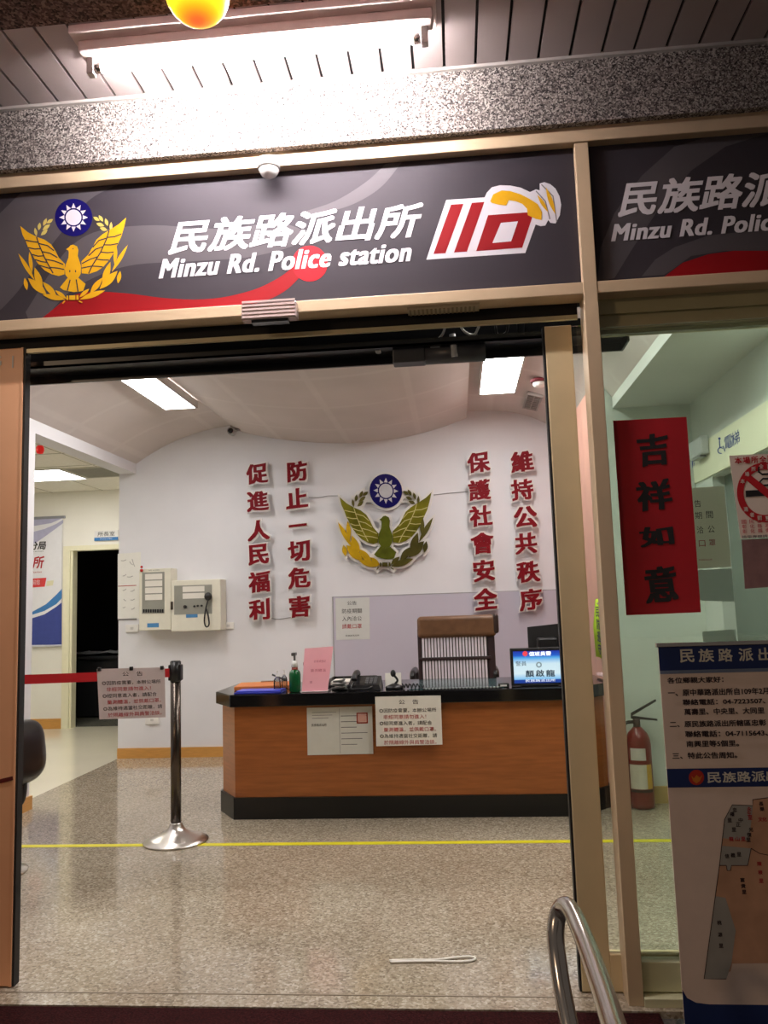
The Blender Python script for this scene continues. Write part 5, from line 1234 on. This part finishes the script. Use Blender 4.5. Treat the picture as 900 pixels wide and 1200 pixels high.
obj('head_cushion_side', MB().box((c1.x-.035, CY-.035, zb2+.02), (c1.x+.008, CY+.075, zt2+.006), .02, 3), M('dark_leather', (50, 34, 30), .4), t)
obj('seat', MB().box((a.x-.0, CY+.06, .42), (b.x, CY+.58, .52), .03, 3), SLD, t)
for xx, sg in ((a.x-.05, -1), (b.x+.03, 1)):
    obj('armrest', MB().tube(smooth_arc([(xx, CY+.03, .66), (xx, CY+.0, .735), (xx+.0, CY+.12, .75), (xx, CY+.4, .74), (xx, CY+.45, .68), (xx, CY+.40, .50)], 5), .022, 10), BLACKR, t)
obj('column', MB().cyl(((a.x+b.x)/2, CY+.3, .10), ((a.x+b.x)/2, CY+.3, .42), .03), BLACKR, t)
for k in range(5):
    an = k*2*math.pi/5+.4; ex_, ey_ = (a.x+b.x)/2+.27*math.cos(an), CY+.3+.27*math.sin(an)
    lg_ = obj('leg', MB().tube([((a.x+b.x)/2, CY+.3, .12), (ex_, ey_, .07)], .02, 8), BLACKR, t)
    obj('caster', MB().cyl((ex_-.012, ey_, .028), (ex_+.012, ey_, .028), .027, None, 14), BLACKM, lg_)

# ================================================================== STANCHIONS, BELT
def stanchion(x, y, label):
    t = thing('stanchion', label, 'stanchion', (x, y, 0), 'belt stanchions')
    obj('base', MB().lathe((x, y, 0), [(.172, 0), (.176, .004), (.174, .010), (.13, .026), (.09, .042), (.055, .060), (.040, .076), (.034, .095), (.033, .10)], 44), M('stanchion_steel', (236, 232, 226), .3, 1., var=.04), t)
    obj('post', MB().cyl((x, y, .095), (x, y, .86), .0285, None, 28), CHROMED, t)
    obj('belt_head', MB().cyl((x, y, .862), (x, y, .972), .030, None, 28).box((x-.036, y-.022, .868), (x+.036, y+.022, .955), .004).cyl((x, y, .972), (x, y, .976), .026), BLACKR, t)
S1 = (-1.592, 4.46); S2 = (-2.345, 3.93)
stanchion(S1[0], S1[1], 'chrome belt stanchion standing on the yellow floor line with a round base')
stanchion(S2[0], S2[1], 'second belt stanchion mostly behind the copper door, its base rim showing')  # the door's orange is warm light put into its aluminium colour
d = Vector((S2[0]-S1[0], S2[1]-S1[1], 0)).normalized(); nb = Vector((-d.y, d.x, 0))
if nb.y > 0: nb = -nb
A = Vector((S1[0], S1[1], 0))+d*.034; B = Vector((S2[0], S2[1], 0))-d*.034
mb = MB(); n = 16; vs = []
for k in range(n+1):
    p = A.lerp(B, k/n); sag = .022*k/n-.004*math.sin(math.pi*k/n)
    vs += [p+Vector((0, 0, .888+sag)), p+Vector((0, 0, .936+sag)), p+nb*.002+Vector((0, 0, .936+sag)), p+nb*.002+Vector((0, 0, .888+sag))]
fs = []
for k in range(n):
    for j in range(4): fs.append((4*k+j, 4*k+(j+1) % 4, 4*k+4+(j+1) % 4, 4*k+4+j))
fs += [(0, 1, 2, 3), (4*n+3, 4*n+2, 4*n+1, 4*n)]
mb.raw(vs, fs)
tag(obj('belt', mb, M('belt_red', (190, 16, 28), .5, var=.05)), 'red barrier belt stretched from the chrome stanchion towards the entrance', 'belt')
# notice clipped on the belt
def on_belt(x, y):
    """the point of the belt's plane seen at a picture position"""
    v = ray(x, y); o_ = A+nb*.004; s_ = (o_-Vector((EYE.x, EYE.y, 0))).dot(nb)/(v.x*nb.x+v.y*nb.y); return EYE+v*s_
tl, tr, br, bl = (on_belt(*p) for p in ((113.5, 784), (193, 782), (194, 840.5), (116.5, 843)))
f = Fr(bl, (tr-tl), (tl-bl)); f.w = (tr-tl).length; f.h = (tl-bl).length
f.n = nb
o = tag(obj('belt_notice', MB().poly([bl, br, tr, tl], nb*.0015), PAPERV), 'sleeved printed notice clipped onto the red barrier belt', 'notice')
f.o = bl+nb*.0016; notice(o, f)
mb = MB()
for s_ in (.04, .5, .96):
    p = tl.lerp(tr, s_); mb.box((p.x-.008, p.y-.012, p.z-.012), (p.x+.008, p.y+.006, p.z+.008), .002)
obj('clip', mb, BLACKM, o)

# black chair at the entrance side
cx_, cy_ = -2.03, 3.45
t = thing('black_chair', 'black office chair with rounded backrest behind the copper door edge', 'chair', (cx_, cy_, 0))  # the door's orange is warm light put into its aluminium colour
pc = at(22, 893, cy_)
t_ = bmesh.new(); bmesh.ops.create_uvsphere(t_, u_segments=36, v_segments=24, radius=1)
for v in t_.verts:
    c_ = v.co; c_.x, c_.y, c_.z = [math.copysign(abs(q_)**.62, q_)*k_ for q_, k_ in ((c_.x, .066), (c_.y, .20), (c_.z, .138))]
for fc in t_.faces: fc.smooth = True
mb = MB().merge(t_)
mb.xf(Matrix.Translation((pc.x-.017, cy_, pc.z+.035)) @ Matrix.Rotation(-.10, 4, 'Y'))
for fc in mb.bm.faces: fc.smooth = True
obj('backrest', mb, M('black_leather', (20, 20, 21), .3, var=.1, scale=30), t)
xb = pc.x-.022
obj('bracket', MB().tube(smooth_arc([(xb+.045, cy_, pc.z-.04), (xb+.048, cy_, pc.z-.12), (xb+.03, cy_, pc.z-.175), (xb-.04, cy_, pc.z-.20), (xb-.2, cy_, pc.z-.20)], 6), .013, 10), BLACKR, t)
obj('adjust_knob', MB().cyl((xb-.02, cy_-.03, pc.z-.19), (xb-.02, cy_+.03, pc.z-.19), .022), BLACKM, t)
obj('seat', MB().box((xb-.52, cy_-.22, pc.z-.20), (xb-.08, cy_+.22, pc.z-.12), .03, 4), MATS['black_leather'], t)
obj('column', MB().cyl((xb-.3, cy_, .09), (xb-.3, cy_, pc.z-.2), .026), BLACKR, t)
for k in range(5):
    an = k*2*math.pi/5+.3+math.pi/5; ex_, ey_ = xb-.3+.21*math.cos(an), cy_+.21*math.sin(an)
    lg_ = obj('leg', MB().tube([(xb-.3, cy_, .11), (ex_, ey_, .065)], .018, 8), BLACKR, t)
    obj('caster', MB().cyl((ex_-.012, ey_, .027), (ex_+.012, ey_, .027), .026, None, 14), BLACKM, lg_)

# floor tape, floor glint built as a thin white loop
p = [atz(x, y) for x, y in ((20, 993.3), (300, 990.2), (480, 988.3), (668, 986.8), (800, 986.4))]
yl = [q.y for q in p]
mb = MB()
mb.poly([(-2.8, 4.36, .0006), (1.5, 4.388, .0006), (1.5, 4.436, .0006), (-2.8, 4.408, .0006)], (0, 0, .0006))
tag(obj('floor_tape', mb, M('yellow_tape', (226, 216, 30), .4, var=.06)), 'thin yellow tape line across the speckled floor before the counter', 'tape')
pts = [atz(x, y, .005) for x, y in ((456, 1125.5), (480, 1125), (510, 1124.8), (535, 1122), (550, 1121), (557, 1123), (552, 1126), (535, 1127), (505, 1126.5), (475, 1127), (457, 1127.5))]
tag(obj('glint_loop', MB().tube(smooth_arc(pts, 4), .0042, 6), M('glint_white', (240, 236, 226), .5)), 'thin white cord loop lying on the floor inside the entrance', 'cord')  # floor glint built as a thin tube
